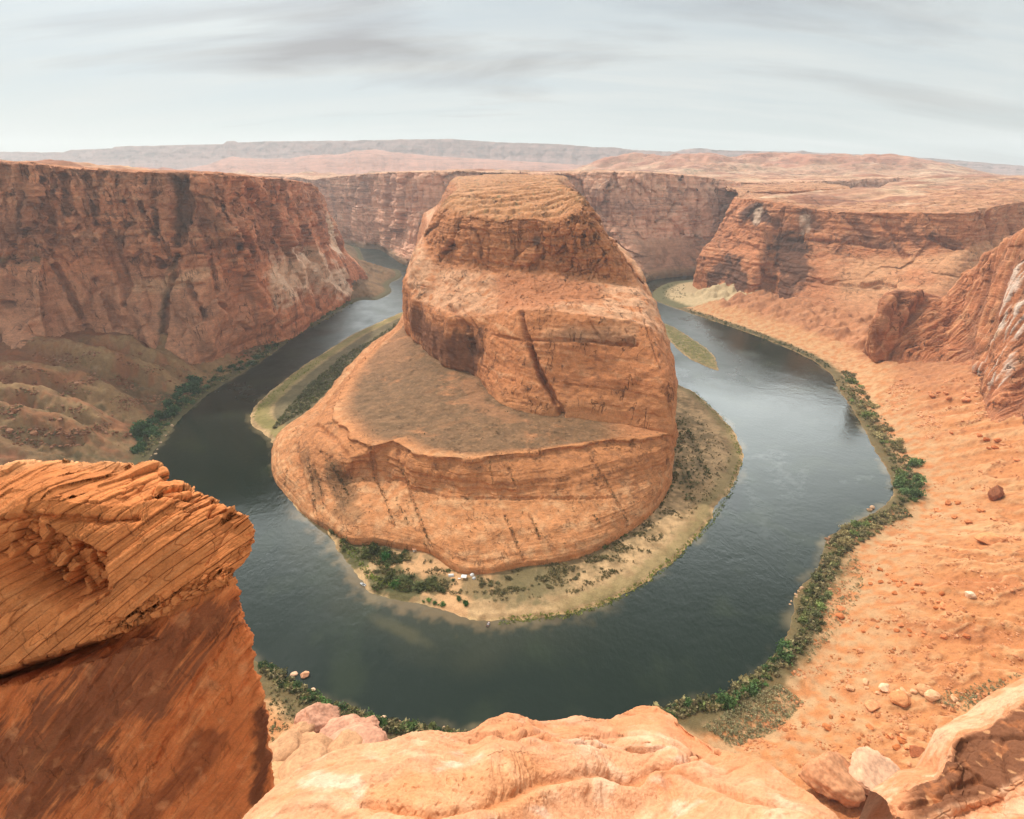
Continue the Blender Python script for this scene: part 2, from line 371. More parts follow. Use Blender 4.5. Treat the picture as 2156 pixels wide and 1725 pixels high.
# coarse field of bank distance, place along the bank and bank shape
GX0, GX1, GY0, GY1, GS = -1500, 1700, -60, 2760, 6.0
gx = np.arange(GX0, GX1 + GS, GS); gy = np.arange(GY0, GY1 + GS, GS); GXX, GYY = np.meshgrid(gx, gy)
best = np.full(GXX.shape, 1e18); arc = np.zeros(GXX.shape); par = np.zeros(GXX.shape + (3,)); side = np.zeros(GXX.shape)
for k in range(len(RIV) - 1):
    (x1, y1), (x2, y2) = RIV[k], RIV[k + 1]; dx, dy = x2 - x1, y2 - y1
    t = np.clip(((GXX - x1) * dx + (GYY - y1) * dy) / max(dx * dx + dy * dy, 1e-9), 0, 1)
    d2 = (GXX - x1 - t * dx) ** 2 + (GYY - y1 - t * dy) ** 2; m = d2 < best
    best[m] = d2[m]; arc[m] = RARC[k] + (t[m]) * (RARC[k + 1] - RARC[k]); par[m] = RPAR[k]; side[m] = RSIDE[k]
wet = inside(GXX, GYY, RIV)
GDI = seg_dist(GXX, GYY, qi[::2]); GDO = seg_dist(GXX, GYY, qo[::2])
GD = np.sqrt(best) * np.where(wet, -1, 1)
for _ in range(3):                # soften the joins between bank kinds
    par[1:-1, 1:-1] = (par[1:-1, 1:-1] * 2 + par[:-2, 1:-1] + par[2:, 1:-1] + par[1:-1, :-2] + par[1:-1, 2:]) / 6
def gsamp(F, x, y):
    u = np.clip((x - GX0) / GS, 0, F.shape[1] - 1.001); v = np.clip((y - GY0) / GS, 0, F.shape[0] - 1.001)
    i = u.astype(int); j = v.astype(int); a = u - i; b = v - j
    if F.ndim == 3: a = a[..., None]; b = b[..., None]
    return (F[j, i] * (1 - a) + F[j, i + 1] * a) * (1 - b) + (F[j + 1, i] * (1 - a) + F[j + 1, i + 1] * a) * b
def gnear(F, x, y):
    i = np.clip(np.round((x - GX0) / GS), 0, F.shape[1] - 1).astype(int); j = np.clip(np.round((y - GY0) / GS), 0, F.shape[0] - 1).astype(int); return F[j, i]
ISL = np.array(zl([(1382, 676), (1400, 681), (1420, 689), (1450, 708), (1488, 733), (1508, 753), (1514, 782), (1494, 776), (1452, 757), (1424, 735), (1398, 705)]))
SPURS = [[Z(a, b, h)[:2] for a, b, h in q] for q in ([(60, 735, 70), (130, 762, 52), (214, 795, 30), (300, 812, 16), (388, 826, 5)], [(0, 800, 62), (90, 822, 45), (171, 838, 30), (240, 866, 16), (305, 893, 5)], [(-40, 870, 45), (100, 885, 28), (175, 905, 16), (250, 932, 5)], [(239, 738, 55), (320, 768, 32), (390, 790, 14), (430, 803, 5)], [(-60, 930, 30), (100, 940, 16), (220, 952, 6)], [(350, 742, 36), (420, 762, 18), (490, 782, 5)], [(430, 748, 28), (500, 752, 12), (545, 756, 4)])]
def ground(x, y, fine=True):
    """height of the canyon floor, and the bank distance, place and side used to get it"""
    d = gsamp(GD, x, y); s = gsamp(arc, x, y); pr = gsamp(par, x, y); w, m, cap = pr[..., 0], pr[..., 1], pr[..., 2]
    sd = gnear(side, x, y)
    d = d + 2.0 * pn(x / 14., y / 14., 3.3) + 1.2 * pn(x / 5., y / 5., 8.3)
    di = seg_dist(x, y, ISL, True) * np.where(inside(x, y, ISL), 1, -1) + 1.5 * pn(x / 9., y / 9., 1.3)
    flat = 1.6 * ss(0, 5, d) + .035 * np.clip(d, 0, 60)
    up = np.maximum(d - w, 0); rise = m * up
    amp = ss(5, 60, up)
    bx = (x * .52 - y * .85); # gullies run down the slope
    gul = ridge(s / 105. + .4 * pn(x / 120, y / 120, 0), up / 420., 0., 2)
    gul2 = ridge(s / 24. + .4 * pn(x / 60, y / 60, 4), up / 260., 5., 2)
    outer = 1 - sd
    isl_l = outer * (x < -120)
    rise = rise + amp * (isl_l * (9 * gul * ss(0, 110, up) + 4 * gul2) + outer * (1 - isl_l) * (3.0 * gul + 1.6 * gul2))
    sp_ = np.zeros(np.shape(x)); lm = (x < -330) & (y > 450) & (y < 950)
    if lm.any():
        xl, yl = x[lm], y[lm]; best_ = np.zeros(xl.shape)
        for q in SPURS: best_ = np.maximum(best_, np.exp(-((seg_dist(xl, yl, q) + 11 * pn(xl / 34., yl / 34., 2.) + 6 * pn(xl / 12., yl / 12., 6.)) / 22.) ** 2))
        sp_[lm] = best_
    rise = rise + amp * isl_l * (sp_ * 24 - 9)
    rise = np.where(rise > cap * .8, cap * .8 + cap * .25 * np.tanh((rise - cap * .8) / (cap * .25 + 1e-6)), rise)
    z = np.where(d > 0, flat + np.maximum(rise, 0), np.maximum(d * .35, -7))
    zi = np.where(di > 0, 1.3 * ss(0, 6, di), -7); z = np.maximum(z, zi)
    if fine:
        land = ss(2, 14, d)
        rk = outer * (x > 300) * ss(700, 850, y) * ss(20, 70, up); z = z + rk * (9 * fbm(x / 50, y / 50, 9, 3) + 5 * np.tanh(3 * fbm(x / 24, y / 24, 6, 4)))
        z = z + isl_l * ss(0, 30, up) * (3.0 * fbm(x / 16, y / 16, 4.4, 4) + 1.4 * np.tanh(4 * fbm(x / 11, y / 11, 8.8, 3)))
        z = z + land * (.9 * fbm(x / 22, y / 22, 1.7, 4) + outer * (x > 60) * ss(20, 60, up) * (1.5 * np.tanh(6 * fbm(x / 34 + .02 * s, y / 20, 3, 4)) + 0.5 * np.tanh(5 * fbm(x / 12, y / 8, 7, 3))) + outer * ss(0, 40, up) * (1.0 * fbm(x / 6, y / 6, 2.2, 3) + .5 * np.clip(ridge(x / 3.1, y / 3.1, 1, 2), 0, 1)))
    return z, d, s, sd, up, di
_hx = np.arange(-700, 900, 3.0); _hy = np.arange(60, 1800, 3.0); _HX, _HY = np.meshgrid(_hx, _hy); HGT = np.maximum(ground(_HX, _HY, False)[0], 0)
def hsamp(x, y):
    u = np.clip((x - _hx[0]) / 3.0, 0, len(_hx) - 1.001); v = np.clip((y - _hy[0]) / 3.0, 0, len(_hy) - 1.001); i = u.astype(int); j = v.astype(int); a = u - i; b = v - j
    return (HGT[j, i] * (1 - a) + HGT[j, i + 1] * a) * (1 - b) + (HGT[j + 1, i] * (1 - a) + HGT[j + 1, i + 1] * a) * b
def at(px, py):
    """the point of the canyon floor seen at px, py"""
    px = np.atleast_1d(np.asarray(px, float)); py = np.atleast_1d(np.asarray(py, float))
    a = (px - 1078) / FP; b = (py - 862.5) / FP; dz = _s + b * _c; dy = _c - b * _s
    hit = np.zeros(len(px), bool); res = CAM_Z / dz
    for t in np.linspace(.35, 1.0, 200):          # march along the ray until it meets the ground
        tt = t * CAM_Z / dz; new = (~hit) & (CAM_Z - tt * dz <= hsamp(a * tt, dy * tt)); res = np.where(new, tt, res); hit |= new
        if hit.all(): break
    x, y = a * res, dy * res; return np.stack([x, y, np.maximum(ground(x, y)[0], -.2)], -1)

# colours of the ground, with some shading painted in below
TAN = srgb(176, 148, 106); ORANGE = srgb(184, 120, 74); SAND = srgb(214, 178, 134); PALE = srgb(198, 152, 108)
SCRUB = srgb(96, 88, 58); GREEN = srgb(104, 112, 50); DARKG = srgb(62, 70, 40); RUST = srgb(166, 98, 60); BROWN = srgb(128, 96, 70)
def build_ground():
    na, nr = 1250, 960
    az = np.radians(np.linspace(-57, 57, na)); rr = np.exp(np.linspace(math.log(70), math.log(2700), nr))
    A, RR = np.meshgrid(az, rr); x, y = RR * np.sin(A), RR * np.cos(A)
    z, d, s, sd, up, di = ground(x, y)
    n1 = fbm(x / 40, y / 40, 0, 4); n2 = fbm(x / 9, y / 9, 5, 4); n3 = pn(x / 2.2, y / 2.2, 9)
    outer = 1 - sd; left = outer * (x < -120) * (y > 250)
    col = np.zeros(x.shape + (3,)) + SAND * .86
    # outer right: orange slopes with pale streaks down the fall line
    st = fbm(s / 16., up / 160., 0, 4)
    right = ORANGE + (PALE - ORANGE) * .8 * ss(.05, .7, st + .3 * n2)[..., None]
    le = fbm(x / 34 + .02 * s, y / 20, 3, 4); right = cmix(right, RUST, .6 * ss(.1, .6, -st + .25 * n1)); right = cmix(right, srgb(126, 74, 48), .65 * np.exp(-((le - .03) / .035) ** 2) * ss(15, 50, up) * ss(-.5, .2, n1)); right = cmix(right, PALE, .55 * np.exp(-((le - .16) / .07) ** 2) * ss(15, 50, up)); right = cmix(right, srgb(150, 92, 58), .5 * ss(.25, .5, fbm(x / 3, y / 3, 6, 3)) * ss(-.3, .4, fbm(x / 40, y / 20, 8, 3)))  # ledge shading put into the colour: dark under edges, pale tops
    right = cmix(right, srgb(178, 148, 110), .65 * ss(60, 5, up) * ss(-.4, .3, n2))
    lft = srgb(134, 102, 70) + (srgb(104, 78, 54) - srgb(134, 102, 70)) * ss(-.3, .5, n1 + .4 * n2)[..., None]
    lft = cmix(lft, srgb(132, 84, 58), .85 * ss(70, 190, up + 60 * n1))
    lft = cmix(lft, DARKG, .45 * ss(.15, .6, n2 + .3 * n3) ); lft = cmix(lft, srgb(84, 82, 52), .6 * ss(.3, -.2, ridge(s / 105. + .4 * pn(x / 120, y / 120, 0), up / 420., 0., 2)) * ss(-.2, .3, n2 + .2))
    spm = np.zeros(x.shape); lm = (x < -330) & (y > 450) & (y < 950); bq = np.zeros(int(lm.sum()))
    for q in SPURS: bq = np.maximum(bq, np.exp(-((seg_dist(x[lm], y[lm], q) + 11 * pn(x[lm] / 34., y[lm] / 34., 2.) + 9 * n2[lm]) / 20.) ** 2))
    spm[lm] = bq; lft = cmix(lft, srgb(164, 130, 90), .75 * spm * ss(-.5, .3, n2)); lft = cmix(lft, srgb(150, 90, 58), .6 * lm * ss(.0, .4, n1 + .6 * n2)); lft = cmix(lft, srgb(76, 70, 46), .65 * lm * ss(.35, .1, spm) * ss(90, 50, up) * ss(-.3, .3, n2))  # light crests and dark gullies painted as slope shading; gullies also hold scrub
    rk = ss(560, 760, y) * ss(20, 60, up + 20 * n1); right = cmix(right, srgb(178, 120, 84), rk * .8); right = cmix(right, srgb(124, 80, 58), rk * .6 * ss(.0, .5, n2 + .3 * n1)); right = cmix(right, PALE, .6 * ss(560, 760, y) * ss(50, 25, up + 20 * n1) * ss(-.2, .3, n2))
    und = cmix(np.zeros(x.shape + (3,)) + srgb(196, 152, 108), ORANGE, ss(-.2, .5, n1))
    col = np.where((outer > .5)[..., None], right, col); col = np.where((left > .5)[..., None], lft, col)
    ul = (outer > .5) & (x > -200) & (x < 60) & (y < 300)
    col = np.where(ul[..., None], und, col)
    # damp dark soil and grass under the bank bushes
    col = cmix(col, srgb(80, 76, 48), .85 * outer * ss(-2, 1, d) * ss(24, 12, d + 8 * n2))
    # inner banks
    inn = sd > .5
    beach = srgb(192, 156, 114) + (srgb(150, 120, 84) - srgb(192, 156, 114)) * ss(-.3, .4, n1 + .6 * n2)[..., None]; beach = cmix(beach, srgb(112, 98, 68), .6 * ss(.1, .5, fbm(x / 5, y / 5, 3, 3) + .3 * n1) * ss(8, 20, d))
    il = x < -175
    beach = cmix(beach, srgb(118, 114, 60), .7 * il * ss(32, 18, d + 8 * n2) * ss(3, 8, d + 3 * n2))
    beach = cmix(beach, srgb(84, 80, 56), .8 * il * ss(24, 32, d))
    ir = (x > 100) | (y < 330)
    beach = cmix(beach, srgb(116, 106, 66), .6 * ss(10, 60, x) * ss(19, 9, d + 9 * n2 + 5 * n1) * ss(2.0, 4.5, d + 2 * n2))
    beach = cmix(beach, srgb(122, 104, 74), .7 * (x > 20) * ss(26, 44, d + 10 * n2) * ss(-.35, .2, n2))
    col = np.where(inn[..., None], beach, col)
    # far side of the loop
    far = (y > 1350) & (inn)
    col = np.where(far[..., None], cmix(np.zeros(x.shape + (3,)) + srgb(176, 134, 104), SCRUB, .5 * ss(0, .5, n1)), col)
    bar = (outer > .5) & (y > 1250) & (x > 300) & (d > 0)
    col = np.where(bar[..., None], cmix(np.zeros(x.shape + (3,)) + srgb(186, 160, 122), DARKG, .8 * ss(45, 25, d + 8 * n2)), col)
    col = cmix(col, srgb(92, 90, 52), .9 * ss(1.5, 5, di)); col = cmix(col, srgb(146, 124, 86), .75 * ss(-.1, .3, n2 + .4 * n1) * (di > 0))
    col = cmix(col, srgb(196, 160, 112), ss(3.0, .5, np.abs(d)) * np.where(inn, .8 * ss(.35, -.2, n2), .35 * ss(.2, .5, n1)))        # wet sand line
    for pth in PATHS:
        w = at([p[0] for p in pth], [p[1] for p in pth])[:, :2]; col = cmix(col, PALE, .9 * ss(2.2, .8, seg_dist(x, y, w) + .5 * n3))
    for (px, py, r, c, k) in SPOTS:
        w = at(px, py)[0]; e = np.hypot(x - w[0], y - w[1]) / r + .45 * n2; col = cmix(col, c, k * ss(1.1, .75, e))
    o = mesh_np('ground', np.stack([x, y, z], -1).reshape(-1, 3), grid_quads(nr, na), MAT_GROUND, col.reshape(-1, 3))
    tag(o, 'canyon floor of sandy banks and orange talus slopes along the river', 'ground', kind='structure')
def bc(pts): return [(684.3 + .2197 * x, 1079.1 + .2197 * y) for x, y in pts]
PATHS = [bc([(820, 540), (880, 490), (930, 400), (1060, 380)]), bc([(900, 480), (910, 530), (1000, 560), (1080, 520)]), bc([(500, 500), (620, 530), (900, 570), (1100, 610), (1300, 570), (1600, 570), (1800, 530), (2100, 490)]),
         bc([(1100, 600), (1130, 520), (1200, 515), (1240, 580)]), bc([(930, 690), (915, 750), (930, 790), (990, 790)]), bc([(930, 730), (1050, 770), (1150, 790)]), bc([(1160, 690), (1190, 780)]), bc([(1240, 700), (1220, 790)]),
         bc([(1310, 720), (1300, 800)]), bc([(1570, 650), (1600, 720), (1610, 780)]), bc([(1390, 740), (1410, 800)]), bc([(1980, 690), (1920, 790)])]
SPOTS = [(*bc([(1150, 570)])[0], 20, PALE, .9), (*bc([(950, 560)])[0], 15, PALE, .9), (*bc([(1420, 620)])[0], 20, PALE, .9), (*bc([(1250, 660)])[0], 18, PALE, .8), (*bc([(1240, 830)])[0], 15, PALE, .9), (*bc([(1220, 900)])[0], 14, PALE, .8), (*bc([(700, 520)])[0], 14, PALE, .8),
         (*bc([(600, 640)])[0], 17, DARKG, .8), (*bc([(760, 720)])[0], 17, DARKG, .8), (*bc([(1060, 680)])[0], 12, DARKG, .7), (*bc([(330, 450)])[0], 12, DARKG, .8), (*bc([(230, 380)])[0], 11, DARKG, .8), (*bc([(400, 330)])[0], 16, SCRUB, .7), (*bc([(1440, 720)])[0], 14, SCRUB, .7), (*bc([(1850, 700)])[0], 26, SCRUB, .6), (*bc([(2050, 650)])[0], 26, SCRUB, .6)]
build_ground()

def build_water():
    na, nr = 700, 520
    az = np.radians(np.linspace(-57, 57, na)); rr = np.exp(np.linspace(math.log(150), math.log(2700), nr))
    A, RR = np.meshgrid(az, rr); x, y = RR * np.sin(A), RR * np.cos(A)
    d = -gsamp(GD, x, y); di_ = gsamp(GDI, x, y); do_ = gsamp(GDO, x, y)
    n = fbm(x / 45, y / 45, 0, 4); n2 = fbm(x / 12, y / 12, 4, 3)
    deep = srgb(24, 34, 26); col = np.zeros(x.shape + (3,)) + deep
    col = cmix(col, srgb(42, 50, 34), .6 * ss(.0, .6, n))
    front = ss(110, -40, x) * ss(-235, -190, x) * ss(470, 420, y)
    col = cmix(col, srgb(150, 120, 84), .40 * front * ss(14, 2, di_ + 12 * n2 + 5 * n))
    col = cmix(col, srgb(112, 104, 72), .10 * front * ss(52, 14, di_ + 26 * n) )
    col = cmix(col, srgb(122, 106, 78), .6 * ss(-.2, .4, n) * ss(9, 0, d + 5 * n2))
    w = Z(840, 1325, 0); u = unit([.86, -.5]); e = np.hypot(((x - w[0]) * u[0] + (y - w[1]) * u[1]) / 34, (-(x - w[0]) * u[1] + (y - w[1]) * u[0]) / 7) + .35 * n2
    col = cmix(col, srgb(112, 100, 66), .22 * ss(1.15, .2, e + .3 * n))
    for (px, py, rx, ry, an, k) in ((1640, 985, 60, 13, 70, .5), (1600, 960, 36, 9, 20, .5), (1690, 1000, 44, 8, 60, .45), (1810, 1010, 26, 8, 20, .3), (1600, 1080, 60, 7, 80, .25), (660, 1180, 50, 10, 60, .18)):
        w = Z(px, py, 0); a = R(an); u = (math.cos(a), math.sin(a)); e = np.hypot(((x - w[0]) * u[0] + (y - w[1]) * u[1]) / rx, (-(x - w[0]) * u[1] + (y - w[1]) * u[0]) / ry) + .8 * n2 + .4 * n
        col = cmix(col, srgb(128, 130, 128), .45 * k * ss(1.2, .2, e) * ss(-.4, .6, fbm(x / 9, y / 9, 2, 4)))  # grey patches paint the sheen of bright cloud into the water colour
    m = bpy.data.materials.new('river_water'); m.use_nodes = True; nt = m.node_tree; nt.nodes.clear()
    node, put, M, mix, noise, ramp, mapping = NT(nt)
    at_ = node('ShaderNodeAttribute', attribute_name='Col'); tc = node('ShaderNodeTexCoord'); v = tc.outputs['Object']
    bs = node('ShaderNodeBsdfPrincipled'); put(bs.inputs['Base Color'], at_.outputs[0])
    bs.inputs['IOR'].default_value = 1.33; bs.inputs['Specular IOR Level'].default_value = .36
    nz = noise(v, .012, 5, .6, .6); rg = ramp(nz, [(.38, (.05,) * 3), (.62, (.14,) * 3)]); ruf = node('ShaderNodeAttribute', attribute_name='Wind'); put(bs.inputs['Roughness'], M('ADD', rg, M('MULTIPLY', ruf.outputs['Fac'], .36)))
    h = M('ADD', M('MULTIPLY', noise(mapping(v, (1, .6, 1), (0, 0, .4)), .28, 4, .6), 1.0), M('MULTIPLY', noise(v, .05, 4, .5, .4), 1.2))
    bp = node('ShaderNodeBump'); bp.inputs['Strength'].default_value = .30; bp.inputs['Distance'].default_value = .6
    put(bp.inputs['Height'], h); put(bs.inputs['Normal'], bp.outputs[0])
    o = node('ShaderNodeOutputMaterial'); put(o.inputs[0], bs.outputs[0])
    q = grid_quads(nr, na); keep = (d > -25).ravel()[q].any(1); q = q[keep]
    us, inv = np.unique(q, return_inverse=True); vv = np.stack([x, y, 0 * x], -1).reshape(-1, 3)[us]
    o = mesh_np('river', vv, inv.reshape(q.shape), m, col.reshape(-1, 3)[us])
    wind = np.clip(ss(560, 900, y) * ss(-60, -240, x) + ss(640, 900, y) * ss(100, 250, x) * ss(470, 330, x) * .9, 0, 1) * (.75 + .25 * ss(-.4, .4, n + .5 * n2))
    wa = o.data.attributes.new('Wind', 'FLOAT', 'POINT'); wa.data.foreach_set('value', np.ascontiguousarray(wind.ravel()[us], np.float32))
    tag(o, 'dark green river bending round the butte', 'river', kind='structure')
build_water()

# ------------------------------------------------------------------ cliffs
def col_v(foot, rim, v, h, below=25.0, back=()):
    """a column from foot to rim: heights v and set-backs h as fractions, buried below and carried back over the rim"""
    foot, rim = np.asarray(foot, float), np.asarray(rim, float); out = [foot - (0, 0, below)]
    for a, b in zip(v, h):
        p = lerp(foot, rim, b); p[2] = lerp(foot[2], rim[2], a); out.append(p)
    for bx, by, bz in back: out.append(rim + (bx, by, bz))
    return out
def rock_color(L, base, dark, pale, vscale=1.0, varnish=.6, seed=0, dk_=.6):
    x, y, z = L.xyz; k = 1 / vscale
    n1 = fbm(x * .012 * k + seed, y * .012 * k, z * .02 * k, 4); n2 = fbm(x * .06 * k, y * .06 * k + seed, z * .09 * k, 4)
    bed = fbm(x * .004 * k, y * .004 * k, z * .16 * k + seed + 1.5 * n1, 3)
    run = fbm(x * .09 * k, y * .09 * k + seed, z * .010 * k, 4)           # streaks that run down the face
    st = ss(.25, .7, L.steep())
    c = np.zeros(x.shape + (3,)) + base
    c = cmix(c, pale, .55 * ss(.0, .7, n2 * .6 + bed * .7)); c = cmix(c, np.asarray(base) * (.72, .66, .62), .6 * ss(.05, .6, -bed + .4 * n2))
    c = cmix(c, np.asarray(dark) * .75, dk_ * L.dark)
    c = cmix(c, dark, varnish * st * ss(.02, .5, run + .7 * n1 - .05))
    return c, n1, n2, run, st

OR1 = srgb(198, 128, 82); OR_D = srgb(112, 70, 50); OR_P = srgb(222, 170, 126)
# ---- the butte: upper rock
def build_butte():
    def c(*pts): return list(pts)
    SP = [W(-20, 1900, 274), W(-12, 1560, 270), W(-8, 1300, 265), W(-6, 1120, 261), W(-2, 980, 258), W(6, 930, 256)]
    cols = [
        c(W(-330, 1900, 20), W(-320, 1890, 60), W(-300, 1880, 120), W(-280, 1870, 165), W(-250, 1860, 180), W(-230, 1850, 195), W(-190, 1850, 255), W(-170, 1850, 268), SP[0]),
        c(W(-230, 1400, 20), W(-225, 1395, 60), W(-215, 1390, 120), W(-205, 1385, 165), W(-195, 1385, 180), W(-185, 1385, 195), P(962, 402, 1330), P(972, 392, 1350), SP[1]),
        c(W(-190, 1050, 40), W(-186, 1045, 66), W(-180, 1040, 120), W(-176, 1040, 160), W(-165, 1040, 178), W(-150, 1045, 200), P(938, 432, 1040), P(955, 410, 1080), SP[2]),
        c(W(-172, 870, 40), Z(856, 688, 66), P(852, 640, 850), P(858, 585, 842), P(870, 545, 850), P(893, 505, 885), P(926, 443, 930), P(945, 425, 960), SP[3]),
        c(Z(880, 722, 40), Z(880, 715, 64), P(876, 668, 782), P(872, 630, 785), P(886, 580, 800), P(912, 538, 830), P(942, 452, 850), P(975, 418, 920), SP[4]),
        c(Z(905, 750, 40), Z(905, 741, 62), P(902, 690, 742), P(903, 645, 748), P(915, 600, 780), P(935, 552, 808), P(962, 458, 820), P(1000, 425, 900), SP[4]),
        c(Z(950, 785, 40), Z(950, 774, 62), P(948, 715, 672), P(950, 660, 684), P(960, 610, 740), P(975, 556, 775), P(1000, 458, 790), P(1030, 428, 880), SP[5]),
        c(Z(1000, 798, 40), Z(1000, 787, 62), P(1000, 728, 645), P(1005, 665, 662), P(1012, 612, 715), P(1025, 562, 752), P(1040, 466, 768), P(1060, 432, 850), SP[5]),
        c(Z(1050, 858, 40), Z(1050, 848, 61), P(1055, 760, 590), P(1068, 655, 625), P(1075, 612, 690), P(1085, 566, 728), P(1090, 462, 745), P(1090, 434, 835), SP[5]),
        c(Z(1112, 880, 40), Z(1112, 870, 60), P(1110, 770, 558), P(1115, 652, 592), P(1130, 612, 670), P(1140, 568, 712), P(1128, 462, 732), P(1120, 434, 820), SP[5]),
        c(Z(1185, 890, 40), Z(1185, 880, 60), P(1180, 780, 542), P(1170, 655, 574), P(1185, 620, 650), P(1195, 578, 694), P(1165, 468, 720), P(1145, 436, 812), SP[5]),
        c(Z(1260, 898, 40), Z(1260, 888, 60), P(1262, 790, 528), P(1245, 666, 560), P(1250, 622, 636), P(1250, 580, 682), P(1192, 462, 712), P(1165, 432, 808), SP[5]),
        c(Z(1335, 908, 40), Z(1335, 900, 60), P(1338, 800, 512), P(1318, 676, 556), P(1310, 628, 632), P(1295, 590, 676), P(1215, 450, 712), P(1185, 428, 812), SP[5]),
        c(Z(1390, 918, 40), Z(1390, 910, 60), P(1402, 800, 498), P(1370, 690, 556), P(1348, 634, 626), P(1322, 590, 680), P(1232, 438, 724), P(1202, 420, 830), SP[4]),
        c(Z(1416, 921, 40), Z(1414, 912, 60), P(1427, 815, 515), P(1400, 715, 582), P(1372, 640, 640), P(1336, 580, 700), P(1240, 434, 750), P(1208, 410, 880), SP[4]),
        c(W(185, 580, 30), W(180, 575, 60), P(1424, 790, 560), P(1404, 710, 622), P(1372, 634, 680), P(1334, 572, 740), P(1232, 428, 800), P(1196, 402, 960), SP[3]),
        c(W(205, 760, 30), W(200, 755, 60), W(190, 750, 110), W(180, 745, 158), W(165, 750, 182), W(142, 770, 200), P(1215, 420, 900), P(1180, 392, 1100), SP[2]),
        c(W(215, 1100, 20), W(210, 1095, 60), W(200, 1090, 110), W(188, 1085, 158), W(175, 1085, 182), W(150, 1090, 205), P(1180, 392, 1250), P(1166, 378, 1400), SP[1]),
        c(W(330, 1900, 20), W(320, 1890, 60), W(300, 1880, 120), W(280, 1870, 165), W(250, 1860, 180), W(230, 1850, 205), W(180, 1850, 262), W(160, 1850, 270), SP[0])]
    L = Loft(cols, 1.35, 1.0, .5)
    x, y, z = L.xyz; ri = L.ri
    vis = ss(1300, 1000, y)
    cap = ss(4.6, 5.1, ri) * ss(6.5, 6.0, ri); shelf = ss(2.9, 3.2, ri) * ss(5.0, 4.6, ri); lower = ss(3.2, 2.8, ri); top = ss(5.9, 6.3, ri)
    # rounded vertical bays of the upper cliff, broken blocks on its right half
    b1, e1, i1 = blocks(L, 7.5, 40, 60, 2.0, .5); b2, e2, i2 = blocks(L, 2.6, 15, 20, 5.0, .8)
    rgt = ss(1120, 1200, proj(L.p)[0])
    L.push(cap * (b1 * (1 - .3 * rgt) + b2 * (.45 + .8 * rgt)), True)
    L.push(lower * 3.5 * fbm(x / 60, y / 60, z / 40, 3)); L.push(shelf * 2.2 * np.tanh(3 * fbm(x / 80, y / 30, z / 20, 2))); L.push(shelf * 2.0 * fbm(x / 45, y / 45, z / 40 + 3, 3))
    # the great crack and the other joints
    px, py, _ = proj(L.p)
    left = ss(1050, 960, px)
    L.push(lower * left * 5 * ridge(x / 40, y / 40, z / 200, 2), True)
    bl_ = L.dline([(1075, 680), (1092, 740), (1112, 800), (1150, 860)]); L.push(3.5 * np.exp(-(bl_ / 14) ** 2)); L.crack([(1094, 655), (1102, 690), (1117, 735), (1132, 775), (1147, 808), (1166, 840), (1182, 874)], 3.2, 14, .3)
    L.crack([(1104, 694), (1118, 735), (1133, 775), (1146, 802)], 3.4, 12, .3)
    L.crack([(1100, 716), (1160, 716), (1230, 718), (1290, 724), (1340, 726)], 1.8, 4.0)
    L.crack([(985, 686), (1040, 706), (1090, 716)], 1.6, 2.5)
    for pts, w, dpt in (([(945, 640), (965, 665), (985, 700), (990, 740)], 3.2, 6), ([(968, 640), (990, 668), (1003, 690)], 1.6, 3), ([(950, 560), (965, 585), (980, 615), (990, 640)], 1.0, 1.8), ([(985, 560), (1000, 590), (1005, 610)], 1.0, 1.6),
                        ([(1235, 660), (1250, 690), (1268, 718)], 1.4, 2.5), ([(1280, 640), (1318, 668), (1335, 724)], 1.4, 3), ([(1212, 600), (1240, 640)], .9, 1.6), ([(1300, 610), (1330, 650), (1352, 690)], .9, 2), ([(1262, 600), (1290, 640)], .9, 1.6),
                        ([(1000, 490), (1010, 520), (1012, 556)], 2.4, 6), ([(975, 480), (985, 520), (1000, 552)], 2.0, 5), ([(1128, 480), (1132, 520), (1130, 556)], 3.0, 6), ([(1390, 770), (1405, 830), (1418, 880)], 1.2, 2.5), ([(1345, 640), (1362, 690), (1385, 760)], 1.2, 2.5)):
        L.crack(pts, w, dpt)
    for pts in ([(1135, 800), (1220, 812), (1320, 822), (1415, 850)], [(1010, 770), (1070, 800), (1130, 815)], [(1160, 860), (1260, 850), (1400, 880)], [(1060, 845), (1120, 852), (1165, 856)]): L.crack(pts, 1.1, 1.2, 1.2)
    for pts, w_, dp in (([(938, 448), (1000, 460), (1060, 466), (1090, 462), (1140, 467), (1190, 462), (1225, 446)], 1.3, 2.6), ([(925, 476), (1000, 486), (1060, 482), (1120, 488), (1200, 480), (1250, 470)], 1.0, 1.4), ([(962, 462), (956, 505), (945, 545)], 1.1, 3.2), ([(1024, 466), (1030, 510), (1024, 555)], .9, 2.2), ([(1060, 466), (1066, 500), (1058, 530)], .8, 1.6), ([(1094, 466), (1090, 520), (1098, 566)], 1.1, 2.8), ([(1165, 470), (1172, 520), (1164, 570)], 1.0, 2.6), ([(1196, 464), (1212, 520), (1206, 580)], 1.1, 3.0), ([(1228, 462), (1250, 520), (1262, 590)], 1.0, 2.6), ([(1140, 500), (1190, 520), (1250, 530)], .8, 1.6), ([(1150, 545), (1220, 540), (1300, 560)], .8, 1.6)): L.crack(pts, w_, dp, 1.0)
    for pts in ([(900, 560), (960, 590), (1010, 640)], [(930, 590), (970, 630)], [(1040, 590), (1075, 640)], [(1190, 590), (1225, 640), (1250, 680)], [(1240, 600), (1285, 655), (1320, 700)], [(1270, 592), (1340, 660)], [(875, 600), (960, 612), (1040, 622)], [(1180, 640), (1280, 634), (1360, 650)], [(868, 640), (950, 650), (1060, 648)]): L.crack(pts, .9, 2.0, .8)
    L.normals(); x, y, z = L.xyz
    # dark alcove on the left base
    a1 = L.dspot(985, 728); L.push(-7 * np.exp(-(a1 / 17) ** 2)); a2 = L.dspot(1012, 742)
    L.push(-5 * np.exp(-(a2 / 10) ** 2))
